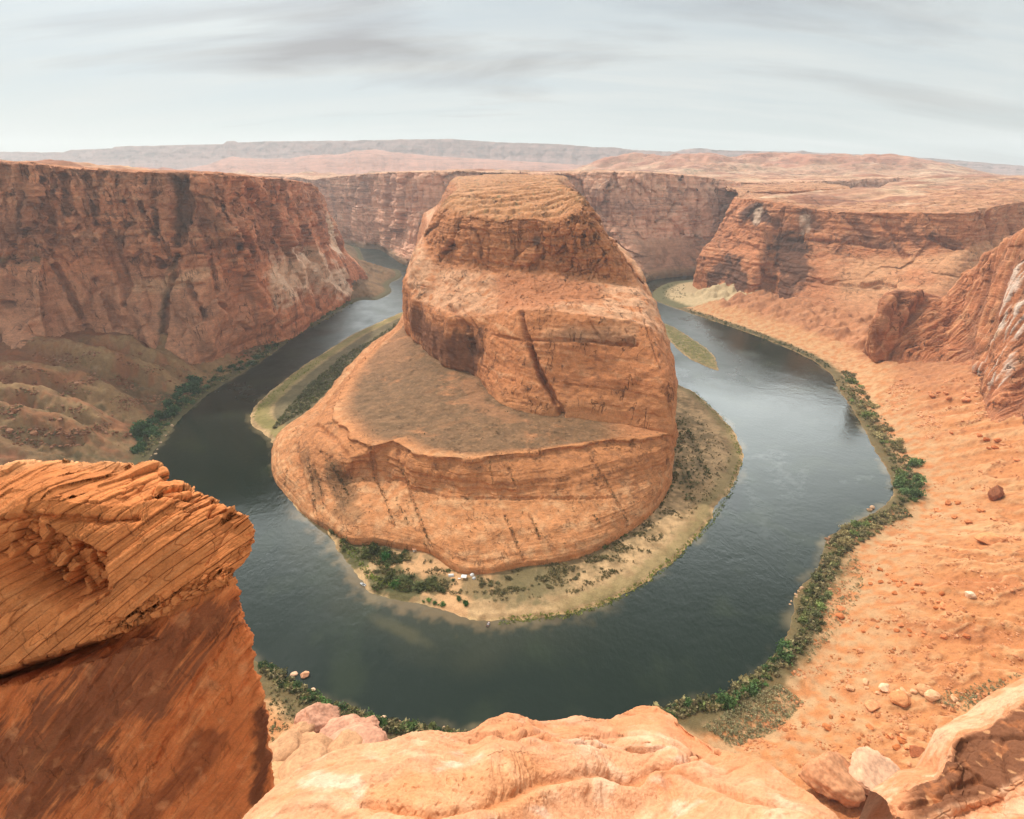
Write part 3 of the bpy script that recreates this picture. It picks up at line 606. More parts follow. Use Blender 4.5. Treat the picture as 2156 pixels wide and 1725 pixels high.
    L.push(strata(L, 1.0, 14, 3.0) * (.5 + 1.0 * cap), True)
    hh = (y + 44 * fbm(x / 60, y / 110, 3, 5)) / np.where(y < 1000, 46., 85.); fr = hh - np.floor(hh); h2 = (y + 30 * fbm(x / 22, y / 40, 8, 4)) / 21.; f2_ = h2 - np.floor(h2)
    L.push(top * (5.0 * (ss(0, .16, fr) - fr) + 2.0 * (ss(0, .2, f2_) - f2_) * ss(-.3, .4, fbm(x / 35, y / 50, 9, 2)) + 1.5 * fbm(x / 40, y / 40, 1, 3)), False, np.zeros_like(L.n) + (0, 0, 1)); ledge_ = np.maximum(ss(.16, .02, fr), .6 * ss(.2, .02, f2_)) * top
    L.push(vis * (joints(L, 1.6, 22, 7, 2.0) * (.3 + .7 * cap)))
    b3, e3, i3 = blocks(L, 1.0, 6, 5, 9.0, .7); L.push(b3 * (cap * (.3 + .7 * rgt) + .8 * top * ss(1050, 850, y)))
    deb = np.exp(-(np.minimum(L.dline([(1100, 575), (1110, 640)]), L.dline([(1160, 590), (1200, 620)])) / 42) ** 2)
    L.push(shelf * deb * 1.0 * np.clip(fbm(x / 5, y / 5, z / 5, 3), 0, 1) * 2)
    L.push(.7 * fbm(x / 7, y / 7, z / 5, 5) + .12 * ridge(x / 9, y / 9, z / 1.6, 2)); L.push(vis * (.25 + .75 * cap) * .9 * np.tanh(4 * fbm(x / 30, y / 30, z / 5., 2)), True); L.push(vis * 1.6 * fbm(x / 16, y / 16, z / 12, 3) * (1 - .4 * cap))
    L.normals()
    col, n1, n2, run, st = rock_color(L, OR1, OR_D, OR_P, .8, .12, 2.0, .38)
    px, py, _ = proj(L.p)
    col = cmix(col, srgb(222, 172, 134), shelf * .65 * ss(-.4, .3, n2 + .2)); col = cmix(col, srgb(184, 116, 76), .85 * shelf * ss(.25, .6, deb + .35 * n2)); col = cmix(col, srgb(120, 76, 52), .75 * ledge_); col = cmix(col, srgb(216, 164, 118), .5 * top * ss(.1, .5, pn(x / 30, y / 14, 3 + 0 * z)))  # ledge shading of the top painted as dark risers
    col = cmix(col, srgb(184, 118, 74), cap * .65); col = cmix(col, srgb(120, 78, 52), cap * .5 * ss(.15, .5, n2))
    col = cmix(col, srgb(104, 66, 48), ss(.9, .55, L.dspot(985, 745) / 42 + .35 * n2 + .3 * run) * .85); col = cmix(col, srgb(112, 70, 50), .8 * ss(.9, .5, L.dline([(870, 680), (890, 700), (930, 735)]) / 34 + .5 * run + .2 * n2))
    col = cmix(col, srgb(120, 72, 46), .75 * ss(1, .4, L.dline([(1190, 706), (1330, 716)]) / 8 + .6 * n2)); col = cmix(col, srgb(226, 176, 134), .35 * ss(1, .4, L.dline([(1150, 705), (1330, 700)]) / 12 + .8 * n2))
    col = cmix(col, srgb(92, 84, 80), .7 * ss(1, .4, L.dspot(1129, 508) / 9 + .3 * n2))
    col = cmix(col, srgb(132, 84, 58), .55 * ss(.1, .55, fbm(x / 9, y / 9, z / 3, 4) + .3 * n1) * (1 - .5 * shelf))
    low = ss(800, 860, py) * lower * ss(1000, 1060, px); col = cmix(col, srgb(196, 134, 88), low * .7)
    col = cmix(col, srgb(192, 138, 92), top * .5); col = cmix(col, srgb(150, 110, 70), top * .45 * ss(.0, .5, n2)); col = cmix(col, srgb(112, 108, 70), top * .55 * ss(.25, .6, fbm(x / 14, y / 30, 3, 4)))
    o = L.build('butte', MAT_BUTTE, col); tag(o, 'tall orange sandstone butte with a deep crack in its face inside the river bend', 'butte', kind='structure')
    return L
BUTTE = build_butte()

# ---- the lower slab and the bench the butte stands on
def c5(x, y): return (526.4 + .4395 * x, 894.9 + .4395 * y)
def build_bench():
    def col(foot, mid, lip, inner, zf=9, zm=31, zl_=58, zi=61, under=None):
        f = Z(*foot, zf); m = Z(*mid, zm); l = Z(*lip, zl_); i = Z(*inner, zi); u = lerp(m, l, .52); u[2] = lerp(m[2], l[2], .62)
        lo = lerp(f, m, .45); lo[2] = lerp(f[2], m[2], .62)
        deep = i + unit([i[0] - l[0], i[1] - l[1], 0]) * 40
        return [f - (0, 0, 16), f, lo, m, u, l - unit([i[0] - l[0], i[1] - l[1], 0]) * .6 - (0, 0, 3.2), l, lerp(l, i, .5), i, deep]
    cols = [[W(-250, 1300, -8), W(-246, 1298, 8), W(-240, 1295, 18), W(-230, 1290, 30), W(-220, 1285, 42), W(-212, 1280, 50), W(-210, 1280, 54), W(-195, 1275, 62), W(-180, 1270, 66), W(-120, 1260, 66)],
            col((835, 688), (840, 690), (846, 688), (862, 682), 10, 30, 56, 64), col((800, 712), (812, 712), (822, 708), (880, 712), 10, 28, 50, 62), col((752, 752), (764, 756), (775, 752), (905, 740), 10, 26, 44, 61),
            col((716, 792), (728, 796), (742, 790), (950, 775), 10, 25, 42, 61), col((676, 838), (690, 846), (712, 842), (985, 790), 9, 24, 44, 61), col((640, 872), (660, 884), (702, 868), (1000, 795), 8, 22, 50, 61),
            col((592, 905), (630, 908), (712, 888), (1010, 805), 4, 20, 52, 61), col((573, 945), (610, 940), (730, 902), (1020, 815), 1, 17, 54, 61), col((578, 1005), (622, 985), (741, 918), (1030, 830), 1, 18, 56, 61),
            col((606, 1046), (655, 1005), (757, 930), (1040, 845), 1, 22, 57, 61), col((650, 1086), (700, 1012), (782, 938), (1055, 852), 3, 26, 58, 61), col((688, 1104), (740, 1004), (808, 934), (1070, 858), 6, 28, 58, 61),
            col((738, 1132), (775, 1002), (826, 928), (1085, 862), 8, 29, 59, 61), col((790, 1133), (812, 1006), (846, 938), (1100, 868), 9, 30, 59, 61), col((836, 1142), (850, 1022), (878, 954), (1115, 872), 9, 31, 59, 61),
            col((904, 1155), (912, 1036), (925, 961), (1140, 876), 9, 31, 60, 61), col((966, 1192), (972, 1048), (985, 964), (1165, 880), 9, 31, 60, 61), col((1032, 1194), (1040, 1052), (1045, 959), (1190, 882), 9, 31, 60, 61),
            col((1098, 1182), (1105, 1050), (1102, 953), (1220, 886), 9, 31, 60, 61), col((1160, 1176), (1165, 1052), (1160, 945), (1250, 890), 9, 31, 60, 61), col((1232, 1158), (1235, 1048), (1210, 936), (1285, 896), 9, 31, 60, 61),
            col((1317, 1115), (1300, 1034), (1275, 928), (1320, 900), 9, 30, 60, 61), col((1366, 1078), (1350, 1018), (1340, 921), (1360, 904), 9, 29, 60, 61), col((1392, 1050), (1386, 1000), (1392, 916), (1392, 906), 9, 30, 60, 61),
            col((1411, 1012), (1409, 985), (1417, 913), (1410, 900), 9, 28, 60, 61), col((1417, 962), (1420, 945), (1421, 898), (1400, 890), 9, 28, 58, 60),
            [W(196, 600, -8), W(194, 598, 9), W(192, 598, 18), W(190, 596, 30), W(188, 596, 42), W(186, 595, 50), W(184, 595, 54), W(175, 595, 60), W(168, 595, 61), W(120, 600, 61)],
            [W(216, 800, -8), W(214, 798, 9), W(212, 798, 18), W(210, 796, 30), W(208, 796, 42), W(206, 795, 50), W(204, 795, 54), W(195, 795, 60), W(188, 795, 61), W(120, 800, 61)]]
    L = Loft(cols, 1.35, 1.0, .6); x, y, z = L.xyz; ri = L.ri
    slab = ss(.6, 1.2, ri) * ss(3.6, 3.0, ri); band = ss(2.8, 3.2, ri) * ss(6.1, 5.8, ri); bench = ss(5.9, 6.2, ri)
    L.push(band * (7.5 * fbm(x / 34, y / 34, z / 60, 3) + 2.0 * fbm(x / 9, y / 9, z / 9, 3)), True)
    L.push(slab * (3.2 * fbm(x / 38, y / 38, z / 30 + 7, 3) + .5 * strata(L, 1.0, 5, 4)))
    L.push(.8 * strata(L, 1.0, 3.5, 5) * band, True)
    lipn = ss(4.6, 5.2, ri) * ss(6.9, 6.1, ri); L.push(lipn * 2.8 * fbm(x / 10, y / 10, 0, 4), True)
    for pts in SCRUB_LINES[:9]: L.crack([c5(*p) for p in pts], 1.3, 1.6)
    L.crack([c5(x0, y0) for x0, y0 in ((480, 245), (600, 245), (640, 262), (720, 262), (860, 322), (960, 350), (1100, 352), (1300, 352), (1480, 352), (1620, 352), (1740, 342))], 1.6, 1.8, 1.0)
    L.crack([(738, 1000), (730, 960), (700, 920), (660, 890)], 3, 3); L.crack([(790, 1000), (785, 965), (775, 940)], 2.5, 3.5); L.crack([(850, 1020), (842, 985), (838, 950)], 2, 2.5)
    L.crack([(660, 1080), (640, 1020), (625, 960), (640, 890)], 2.2, 2.0)
    L.normals(); x, y, z = L.xyz
    L.push(.45 * fbm(x / 6, y / 6, z / 4, 4) * (1 - .5 * bench) + .2 * ridge(x / 10, y / 10, z / 1.3, 2) * (1 - bench))
    L.push(bench * (2.0 * fbm(x / 40, y / 40, 4, 4) + .8 * fbm(x / 9, y / 9, 5, 4))); L.normals()
    col, n1, n2, run, st = rock_color(L, srgb(202, 136, 88), srgb(136, 88, 58), srgb(222, 172, 126), .6, .10, 5.0, .22)
    col = cmix(col, srgb(188, 122, 76), band * .55); col = cmix(col, srgb(142, 92, 60), band * .45 * ss(.0, .45, n2 + .5 * run))
    col = cmix(col, srgb(216, 164, 118), slab * .5 * ss(-.2, .5, n2)); col = cmix(col, srgb(150, 102, 70), slab * .5 * ss(.2, .6, fbm(x / 5, y / 5, z / 4, 4) + .3 * n1))
    br = srgb(128, 98, 70) + (srgb(104, 82, 58) - srgb(128, 98, 70)) * ss(-.4, .4, fbm(x / 16, y / 16, 1, 4))[..., None]
    edge = ss(6.0, 6.35, ri); px, py, _ = proj(L.p)
    col = cmix(col, srgb(192, 128, 84), edge); col = col + (br - col) * (edge * ss(1345, 1250, px) * .88 * ss(.62, -.1, n1 * .6 + .35 * n2 + .5 * fbm(x / 30, y / 30, 7, 4) - .25))[..., None]
    sc_ = fbm(x / 3, y / 3, 5, 3); col = cmix(col, srgb(88, 76, 54), edge * .6 * ss(.3, .55, sc_ + .25 * fbm(x / 18, y / 18, 2, 2))); col = cmix(col, srgb(178, 138, 102), edge * .5 * ss(.3, .6, -sc_ + .2 * n2))
    back = ss(820, 720, py) * ss(900, 820, px) * edge; col = cmix(col, srgb(176, 124, 86), .6 * back)
    col = cmix(col, srgb(176, 120, 82), edge * .4 * ss(1.0, .3, L.dline([(985, 800), (1010, 850), (1070, 880)]) / 16 + .6 * n2)); col = cmix(col, srgb(170, 118, 80), edge * .3 * ss(1.0, .4, L.dline([(930, 900), (985, 880)]) / 6 + .6 * n2))
    for pth in ([(1165, 890), (1230, 905), (1262, 915)], [(1262, 895), (1300, 915), (1318, 945)], [(960, 930), (985, 905), (1010, 890)], [(905, 905), (955, 898)]): col = cmix(col, srgb(160, 124, 90), edge * .5 * ss(1.2, .5, L.dline(pth) + .6 * n2))
    col = cmix(col, srgb(112, 84, 58), .65 * ss(1, .5, L.dline([c5(390, 210), c5(430, 280), c5(470, 350)]) / 13 + .4 * n2)); col = cmix(col, srgb(122, 90, 62), .5 * ss(1, .5, L.dline([c5(260, 120), c5(330, 330)]) / 8 + .6 * n2)); col = cmix(col, srgb(130, 98, 68), .5 * ss(1, .5, L.dline([c5(430, 400), c5(500, 430)]) / 12 + .5 * n2))
    o = L.build('rock_bench', MAT_BENCH, col); tag(o, 'broad pale orange slab and brown bench at the foot of the butte', 'rock bench', kind='structure')
    return L
SCRUB_LINES = [[(585, 170), (600, 250), (640, 330), (690, 480)], [(720, 190), (745, 260), (770, 320), (810, 440), (870, 590)], [(1240, 210), (1270, 290)], [(1640, 170), (1700, 260), (1740, 330), (1790, 420), (1812, 490)], [(1220, 430), (1260, 520), (1310, 650)],
               [(1340, 430), (1390, 545)], [(300, 190), (345, 330), (355, 400)], [(275, 160), (305, 300), (310, 430)], [(175, 210), (165, 300)], [(1145, 170), (1165, 290)], [(1640, 240), (1670, 270)], [(330, 120), (420, 240), (480, 350)], [(360, 130), (450, 280)], [(400, 200), (470, 340)], [(1640, 430), (1680, 470)], [(700, 350), (760, 480)]]
BENCH = build_bench()

# ---- left cliff
def build_left_cliff():
    v = [0, .20, .42, .47, .72, .93, 1]; h = [0, .34, .54, .68, .84, .95, 1]
    bk = ((-60, 40, 4), (-260, 160, 2))
    F = [((-500, 760, 76), (-520, 322, 700)), ((-250, 735, 76), (-260, 336, 740)), ((0, 722, 74), (0, 345, 775)), ((60, 752, 66), (60, 346, 782)), ((111, 736, 62), (100, 349, 800)), ((180, 728, 58), (170, 356, 822)), ((245, 722, 55), (240, 360, 845)),
         ((300, 730, 50), (310, 363, 850)), ((345, 738, 45), (375, 366, 858)), ((395, 752, 36), (425, 366, 868)), ((440, 744, 33), (475, 367, 885)), ((490, 728, 28), (505, 371, 940)), ((543, 708, 25), (535, 374, 1000)), ((612, 699, 14), (590, 378, 1080)), ((668, 662, 14), (632, 383, 1220)), ((726, 627, 14), (652, 388, 1370))]
    cols = [col_v(Z(*f), P(*r), v, h, 25, bk) for f, r in F]
    f, r = Z(772, 590, 8), P(660, 394, 1480)
    cols.append([f - (0, 0, 20), f, P(757, 566, 1530), P(735, 542, 1520), P(722, 525, 1520), P(698, 470, 1500), P(672, 408, 1490), r, r + (-60, 40, 4), r + (-260, 160, 2)])
    cols.append(col_v(W(-480, 1700, 8), W(-600, 1640, 262), v, h, 20, bk)); cols.append(col_v(W(-950, 1950, 8), W(-960, 1850, 262), v, h, 20, ((0, -60, 4), (0, -200, 2))))
    L = Loft(cols, 1.25, .8, .45); x, y, z = L.xyz; st0 = ss(.15, .6, L.steep())
    ri = L.ri; face = ss(.8, 1.5, ri) * ss(7.6, 7.0, ri); up = ss(3.6, 4.4, ri)
    b1, e1, i1 = blocks(L, 15.0, 62, 110, 1.0, .35); b2, e2, i2 = blocks(L, 6.0, 24, 34, 4.0, .6)
    L.push(face * (b1 * .8 + b2 * (.15 + .8 * up)), True)
    q = x * .8 + y * .3
    L.push(face * 9 * ridge((q + .45 * z) / 70., y / 500., z / 400., 2) * (.5 + .5 * up), True); L.push(-5 * face * ss(.62, .95, ridge((q - .55 * z) / 90., y / 400., z / 500. + 4, 1)), True)
    for pts, w, dp in (([(20, 640), (60, 690), (70, 740)], 4, 9), ([(120, 560), (160, 640), (190, 700)], 4, 9), ([(300, 430), (330, 500), (340, 560)], 4, 9), ([(395, 600), (430, 660), (460, 720)], 4, 9), ([(640, 480), (660, 540), (690, 590)], 3.5, 9), ([(90, 380), (110, 460), (100, 540)], 4, 9), ([(560, 390), (575, 450), (600, 520), (640, 600)], 4, 10), ([(375, 372), (385, 420), (380, 470), (372, 500)], 11, 20), ([(372, 500), (372, 540), (365, 580), (350, 640), (345, 690), (340, 735)], 4.5, 10), ([(135, 370), (140, 420), (145, 450)], 5, 9), ([(180, 375), (195, 420), (205, 470)], 4, 8), ([(45, 360), (42, 450), (60, 525)], 5, 9),
                       ([(205, 590), (230, 640), (248, 690)], 4, 7), ([(430, 470), (450, 560), (470, 640), (530, 700)], 4, 8), ([(510, 430), (520, 500), (540, 540)], 5, 8), ([(590, 420), (610, 480), (635, 520)], 4, 8), ([(250, 520), (262, 580), (268, 640)], 3.5, 6), ([(0, 560), (50, 548), (120, 545)], 3, 5), ([(300, 610), (370, 598), (430, 600)], 3, 4), ([(55, 600), (60, 650), (45, 690)], 4, 7)):
        L.crack(pts, w, dp * 1.5)
    # the big leaning buttress left of the end wall
    for pts, w_, am in (([(448, 430), (470, 475), (500, 540), (530, 605), (566, 660)], 13, 15), ([(425, 440), (450, 510), (488, 580), (522, 640)], 12, -13), ([(205, 508), (228, 555), (246, 605), (262, 660)], 9, 9), ([(225, 500), (250, 560), (266, 600)], 8, -9), ([(-10, 620), (30, 690), (62, 760)], 14, 16), ([(20, 600), (60, 670), (90, 735)], 11, -12),
                        ([(528, 362), (553, 406), (588, 470), (612, 510)], 10, 12), ([(516, 375), (540, 430), (572, 500)], 8, -10), ([(300, 400), (318, 470), (322, 540)], 12, 11), ([(90, 350), (70, 430), (64, 520)], 12, 11), ([(640, 470), (655, 520), (690, 575)], 9, 9), ([(648, 528), (656, 560)], 9, -12), ([(280, 640), (310, 690), (330, 735)], 10, 10), ([(400, 620), (425, 690), (445, 740)], 10, 9)):
        L.push(1.15 * am * ss(6.9, 5.6, ri) * np.exp(-((L.dline(pts) + 2 * pn(x / 9, y / 9, z / 9)) / w_) ** 2))
    for s_ in (((655, 560), (690, 600)), ((620, 540), (660, 640)), ((700, 600), (735, 622))): L.push(7 * np.exp(-(L.dline(s_) / 16) ** 2)); 
    L.push(-9 * np.exp(-(L.dline([(655, 570), (668, 620)]) / 8) ** 2))
    L.normals(); x, y, z = L.xyz
    L.push(strata(L, 1.8, 14, 3.0) * st0 * (.4 + .9 * up), True); L.push(joints(L, 3.2, 30, 9, 1.0) * face * (.25 + .9 * up)); L.push(joints(L, 1.6, 13, 6, 7.0) * face * (.3 + .6 * up))
    b3, e3, i3 = blocks(L, 2.2, 9, 9, 9.0, .6); L.push(b3 * st0 * (.3 + .6 * up), True)
    L.push(1.2 * fbm(x / 12, y / 12, z / 8, 4)); L.normals()
    col, n1, n2, run, st = rock_color(L, srgb(212, 140, 100), srgb(118, 78, 60), srgb(224, 170, 130), 1.3, .5, 1.0)
    px, py, _ = proj(L.p)
    col = cmix(col, srgb(146, 92, 66), .55 * up * ss(-.35, .4, n1)); col = cmix(col, srgb(120, 76, 56), .5 * ss(.1, .5, n2 + .8 * run - .1)); lowp = ss(3.4, 2.6, ri) * ss(600, 480, px); col = cmix(col, srgb(196, 142, 110), lowp * .6)
    col = cmix(col, srgb(236, 208, 178), .85 * ss(1.3, .5, np.minimum(L.dline([(700, 470), (712, 520)]) / 34, L.dline([(600, 590), (670, 560), (735, 600)]) / 44) + .7 * n2 + .4 * run))  # sunlight on the cliff end painted in as a pale colour
    col = cmix(col, srgb(74, 58, 46), .6 * ss(1, .4, L.dline([(378, 372), (385, 420), (378, 480)]) / 17 + .5 * n2)); col = cmix(col, srgb(70, 66, 46), .6 * ss(1, .3, L.dline([(372, 540), (350, 640), (342, 720)]) / 9 + .9 * n2))
    led = L.dline([(290, 606), (370, 600), (430, 575)]); col = cmix(col, srgb(212, 164, 126), .6 * ss(1, .4, led / 14 + .5 * n2))
    col = cmix(col, srgb(72, 74, 48), .7 * ss(1, .3, L.dline([(-100, 555), (0, 550), (80, 548)]) / 9 + .8 * n2))
    tp = ss(6.8, 7.3, ri); col = cmix(col, srgb(176, 112, 72), tp * .6)
    o = L.build('cliff', MAT_CLIFF, col); tag(o, 'tall dark red cliff wall on the left bank, fluted with cracks', 'cliff', kind='structure'); return L
LEFTC = build_left_cliff()

# ---- far wall
def build_far_wall():
    v1 = [0, .14, .20, .50, .56, .85, 1]; h1 = [0, .25, .45, .60, .72, .85, 1]; v2 = [0, .16, .34, .40, .58, .85, 1]; h2 = [0, .28, .55, .62, .74, .88, 1]
    bk = ((0, 60, 2), (0, 260, 2))
    D = [(W(-1500, 2750, 8), W(-1500, 2860, 262), v1, h1), (W(-1000, 2600, 8), W(-1010, 2690, 258), v1, h1), (Z(700, 507, 6), P(655, 379, 2560), v1, h1), (Z(735, 510, 8), P(700, 373, 2420), v1, h1), (Z(765, 517, 12), P(745, 369, 2310), v1, h1), (Z(795, 519, 12), P(780, 366, 2230), v1, h1), (Z(820, 532, 12), P(812, 364, 2120), v1, h1), (Z(858, 553, 12), P(850, 363, 1990), v1, h1),
         (W(-250, 1790, 14), P(905, 362, 1930), v1, h1), (W(-120, 1800, 20), P(985, 362, 1900), v1, h1), (W(60, 1800, 20), P(1090, 364, 1900), v1, h1), (W(200, 1730, 14), P(1167, 366, 1850), v2, h2), (W(290, 1610, 10), P(1240, 363, 1800), v2, h2), (Z(1335, 591, 8), P(1310, 363, 1770), v2, h2), (Z(1365, 586, 8), P(1370, 364, 1780), v2, h2), (Z(1400, 579, 8), P(1420, 367, 1800), v2, h2),
         (Z(1470, 574, 8), P(1480, 374, 1850), v2, h2), (Z(1540, 570, 8), P(1530, 381, 1890), v2, h2), (W(1000, 1850, 8), P(1580, 386, 1960), v2, h2), (W(1500, 2100, 8), W(1500, 2260, 262), v2, h2)]
    cols = [col_v(f, r, v, h, 20, bk) for f, r, v, h in D]
    L = Loft(cols, 1.3, .9, .4); x, y, z = L.xyz; ri = L.ri; right = ss(300, 420, x)
    face = ss(.8, 1.6, ri) * ss(7.6, 7.0, ri); tal = right * ss(3.4, 2.8, ri); up = ss(4.6, 5.4, ri)
    b1, e1, i1 = blocks(L, 26., 85, 120, 3.0, .3); b2, e2, i2 = blocks(L, 9., 34, 40, 6.0, .5)
    L.push(face * (1 - .8 * tal) * (b1 * .8 + b2 * .7), True); L.push(face * (1 - tal) * 9 * ridge(x / 46., y / 300., z / 260., 2), True)
    L.push(tal * 7 * ridge((x + .6 * z) / 40., y / 300., z / 300., 3)); L.normals(); x, y, z = L.xyz
    L.push(strata(L, 3.0, 16, 6.) * face * (1 - tal), True); L.push(joints(L, 5, 36, 7, 4.) * face * (1 - .9 * tal)); L.push(2.0 * fbm(x / 18, y / 18, z / 12, 4)); L.normals()
    col, n1, n2, run, st = rock_color(L, srgb(222, 164, 132), srgb(152, 108, 90), srgb(232, 186, 154), 2.0, .6, 3.0)
    col = cmix(col, srgb(164, 116, 96), .5 * up * ss(-.2, .4, n1 + .6 * run)); col = cmix(col, srgb(184, 136, 106), tal * .8); col = cmix(col, srgb(130, 92, 70), .5 * tal * ss(0, .5, n2))
    tp = ss(6.8, 7.2, ri); col = cmix(col, srgb(190, 144, 110), tp * .8); col = cmix(col, srgb(112, 96, 66), ss(1.5, 1.0, ri) * .7)
    o = L.build('far_cliff', MAT_FAR, col); tag(o, 'long hazy red cliff wall closing the canyon behind the butte', 'cliff', kind='structure'); return L
FARC = build_far_wall()

# ---- right promontory
def build_promontory():
    v1 = [0, .22, .44, .50, .74, .94, 1]; ha = [0, .12, .30, .46, .72, .92, 1]; hb = [0, .34, .64, .80, .88, .96, 1]
    va = v1; vb = [0, .20, .40, .52, .62, .86, 1]
    def bk(*a): return a
    D = [(W(960, 1770, 6), W(1000, 1740, 240), 0), (W(640, 1650, 8), P(1580, 406, 1640), 0), (W(545, 1560, 8), P(1562, 408, 1570), 0), (Z(1514, 617, 14), P(1592, 420, 1420), 0), (Z(1570, 632, 18), P(1655, 430, 1340), .1), (Z(1612, 620, 30), P(1690, 436, 1315), .2), (Z(1650, 640, 26), P(1720, 440, 1300), .35),
         (Z(1700, 655, 26), P(1780, 446, 1260), .6), (Z(1760, 665, 30), P(1850, 448, 1220), .85), (Z(1830, 668, 38), P(1925, 448, 1180), 1), (Z(1900, 655, 58), P(2000, 450, 1140), 1), (Z(1980, 628, 80), P(2060, 446, 1130), 1), (Z(2060, 600, 96), P(2112, 432, 1180), 1), (Z(2170, 585, 104), P(2190, 424, 1260), 1), (Z(2420, 560, 110), P(2460, 405, 1350), 1)]
    cols = []
    for f, r, k in D: cols.append(col_v(f, r, lerp(np.array(va), np.array(vb), k), lerp(np.array(ha), np.array(hb), k), 25, ((15, 70, 5), (40, 240, 8), (80, 520, 10))))
    f = Z(1459, 597, 10)
    cols.insert(3, [f - (0, 0, 20), f, P(1468, 566, 1455), P(1474, 545, 1455), P(1488, 522, 1465), P(1524, 470, 1490), P(1543, 432, 1505), P(1551, 416, 1515), P(1560, 408, 1570), P(1585, 400, 1720), P(1620, 393, 2000)])
    L = Loft(cols, 1.3, .85, .45); x, y, z = L.xyz; ri = L.ri; px, py, _ = proj(L.p)
    face = ss(.8, 1.6, ri) * ss(7.6, 6.9, ri); lo = ss(2.9, 2.4, ri) * ss(1600, 1700, px); up = ss(3.4, 4.2, ri)
    b1, e1, i1 = blocks(L, 11, 70, 60, 7., .3); b2, e2, i2 = blocks(L, 3.2, 24, 18, 3., .4)
    L.push(face * (b1 * .7 + b2 * .5) * (1 - .4 * lo), True); L.push(face * 6 * ridge(x / 44 + z / 160, y / 200., z / 200., 2) * ss(1780, 1680, px), True)
    L.push(-16 * np.exp(-(L.dline([(1632, 470), (1622, 540), (1618, 600)]) / 15) ** 2)); L.push(9 * np.exp(-(L.dline([(1605, 480), (1598, 560), (1585, 620)]) / 14) ** 2))
    for pts, w, dp in (([(1660, 505), (1740, 508), (1800, 512), (1860, 522)], 4, 7), ([(1860, 470), (1880, 500), (1905, 540)], 5, 8), ([(1960, 500), (2000, 520), (2030, 524)], 4, 8), ([(1760, 440), (1800, 480), (1820, 505)], 4, 6), ([(2075, 440), (2090, 480), (2100, 520)], 8, 16), ([(1650, 440), (1640, 500), (1632, 560)], 4, 8), ([(1700, 590), (1780, 600), (1850, 605)], 4, 5), ([(1820, 600), (1860, 590), (1880, 600)], 6, 8)):
        L.crack(pts, w, dp)
    L.normals(); x, y, z = L.xyz
    L.push(strata(L, 2.2, 10, 9.) * face, True); L.push(joints(L, 2.6, 26, 6, 5.) * face * up * ss(1900, 1700, px)); b3, e3, i3 = blocks(L, 1.6, 9, 6, 9., .5); L.push(b3 * face * .8, True)
    top = ss(6.9, 7.3, ri); L.push(top * (3.0 * np.tanh(4 * fbm(x / 110, y / 60, 3, 3)) + 1.5 * np.tanh(4 * fbm(x / 40, y / 24, 6, 3))), False, np.zeros_like(L.n) + (0, 0, 1)); L.push(1.2 * fbm(x / 12, y / 12, z / 8, 4)); L.normals()
    col, n1, n2, run, st = rock_color(L, srgb(194, 126, 86), srgb(106, 68, 54), srgb(222, 168, 128), 1.2, .45, 8.)
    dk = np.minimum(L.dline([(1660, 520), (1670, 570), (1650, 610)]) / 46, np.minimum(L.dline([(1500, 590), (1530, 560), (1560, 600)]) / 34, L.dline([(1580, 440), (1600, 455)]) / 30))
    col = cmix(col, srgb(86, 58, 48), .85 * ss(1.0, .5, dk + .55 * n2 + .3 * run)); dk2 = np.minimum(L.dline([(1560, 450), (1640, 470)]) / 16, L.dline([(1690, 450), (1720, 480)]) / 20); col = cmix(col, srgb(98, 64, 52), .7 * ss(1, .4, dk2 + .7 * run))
    col = cmix(col, srgb(228, 194, 166), .7 * ss(1, .5, L.dline([(1592, 440), (1590, 465)]) / 12 + .8 * run)); col = cmix(col, srgb(226, 192, 164), .6 * ss(1, .5, L.dline([(1690, 460), (1695, 480)]) / 14 + .9 * run))
    for pts, w in (([(1780, 500), (1890, 520)], 14), ([(1960, 500), (2020, 520)], 12), ([(1910, 480), (1930, 510)], 10), ([(1800, 460), (1830, 500)], 12), ([(1780, 605), (1860, 605)], 12)): col = cmix(col, srgb(108, 68, 52), .65 * ss(1, .4, L.dline(pts) / w + .6 * n2))
    bench = ss(1720, 1800, px) * ss(4.4, 3.6, ri); col = cmix(col, srgb(222, 168, 124), .55 * bench * ss(-.3, .3, n1 + .2))
    col = cmix(col, srgb(178, 120, 84), ss(2.2, 1.2, ri) * ss(1640, 1720, px) * .6)
    col = cmix(col, srgb(190, 140, 104), top * .75); col = cmix(col, srgb(164, 106, 76), top * .75 * ss(-.05, .3, fbm(x / 50, y / 14, z / 2, 4)))
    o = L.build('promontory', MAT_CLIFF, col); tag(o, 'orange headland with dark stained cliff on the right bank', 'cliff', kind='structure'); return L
PROM = build_promontory()

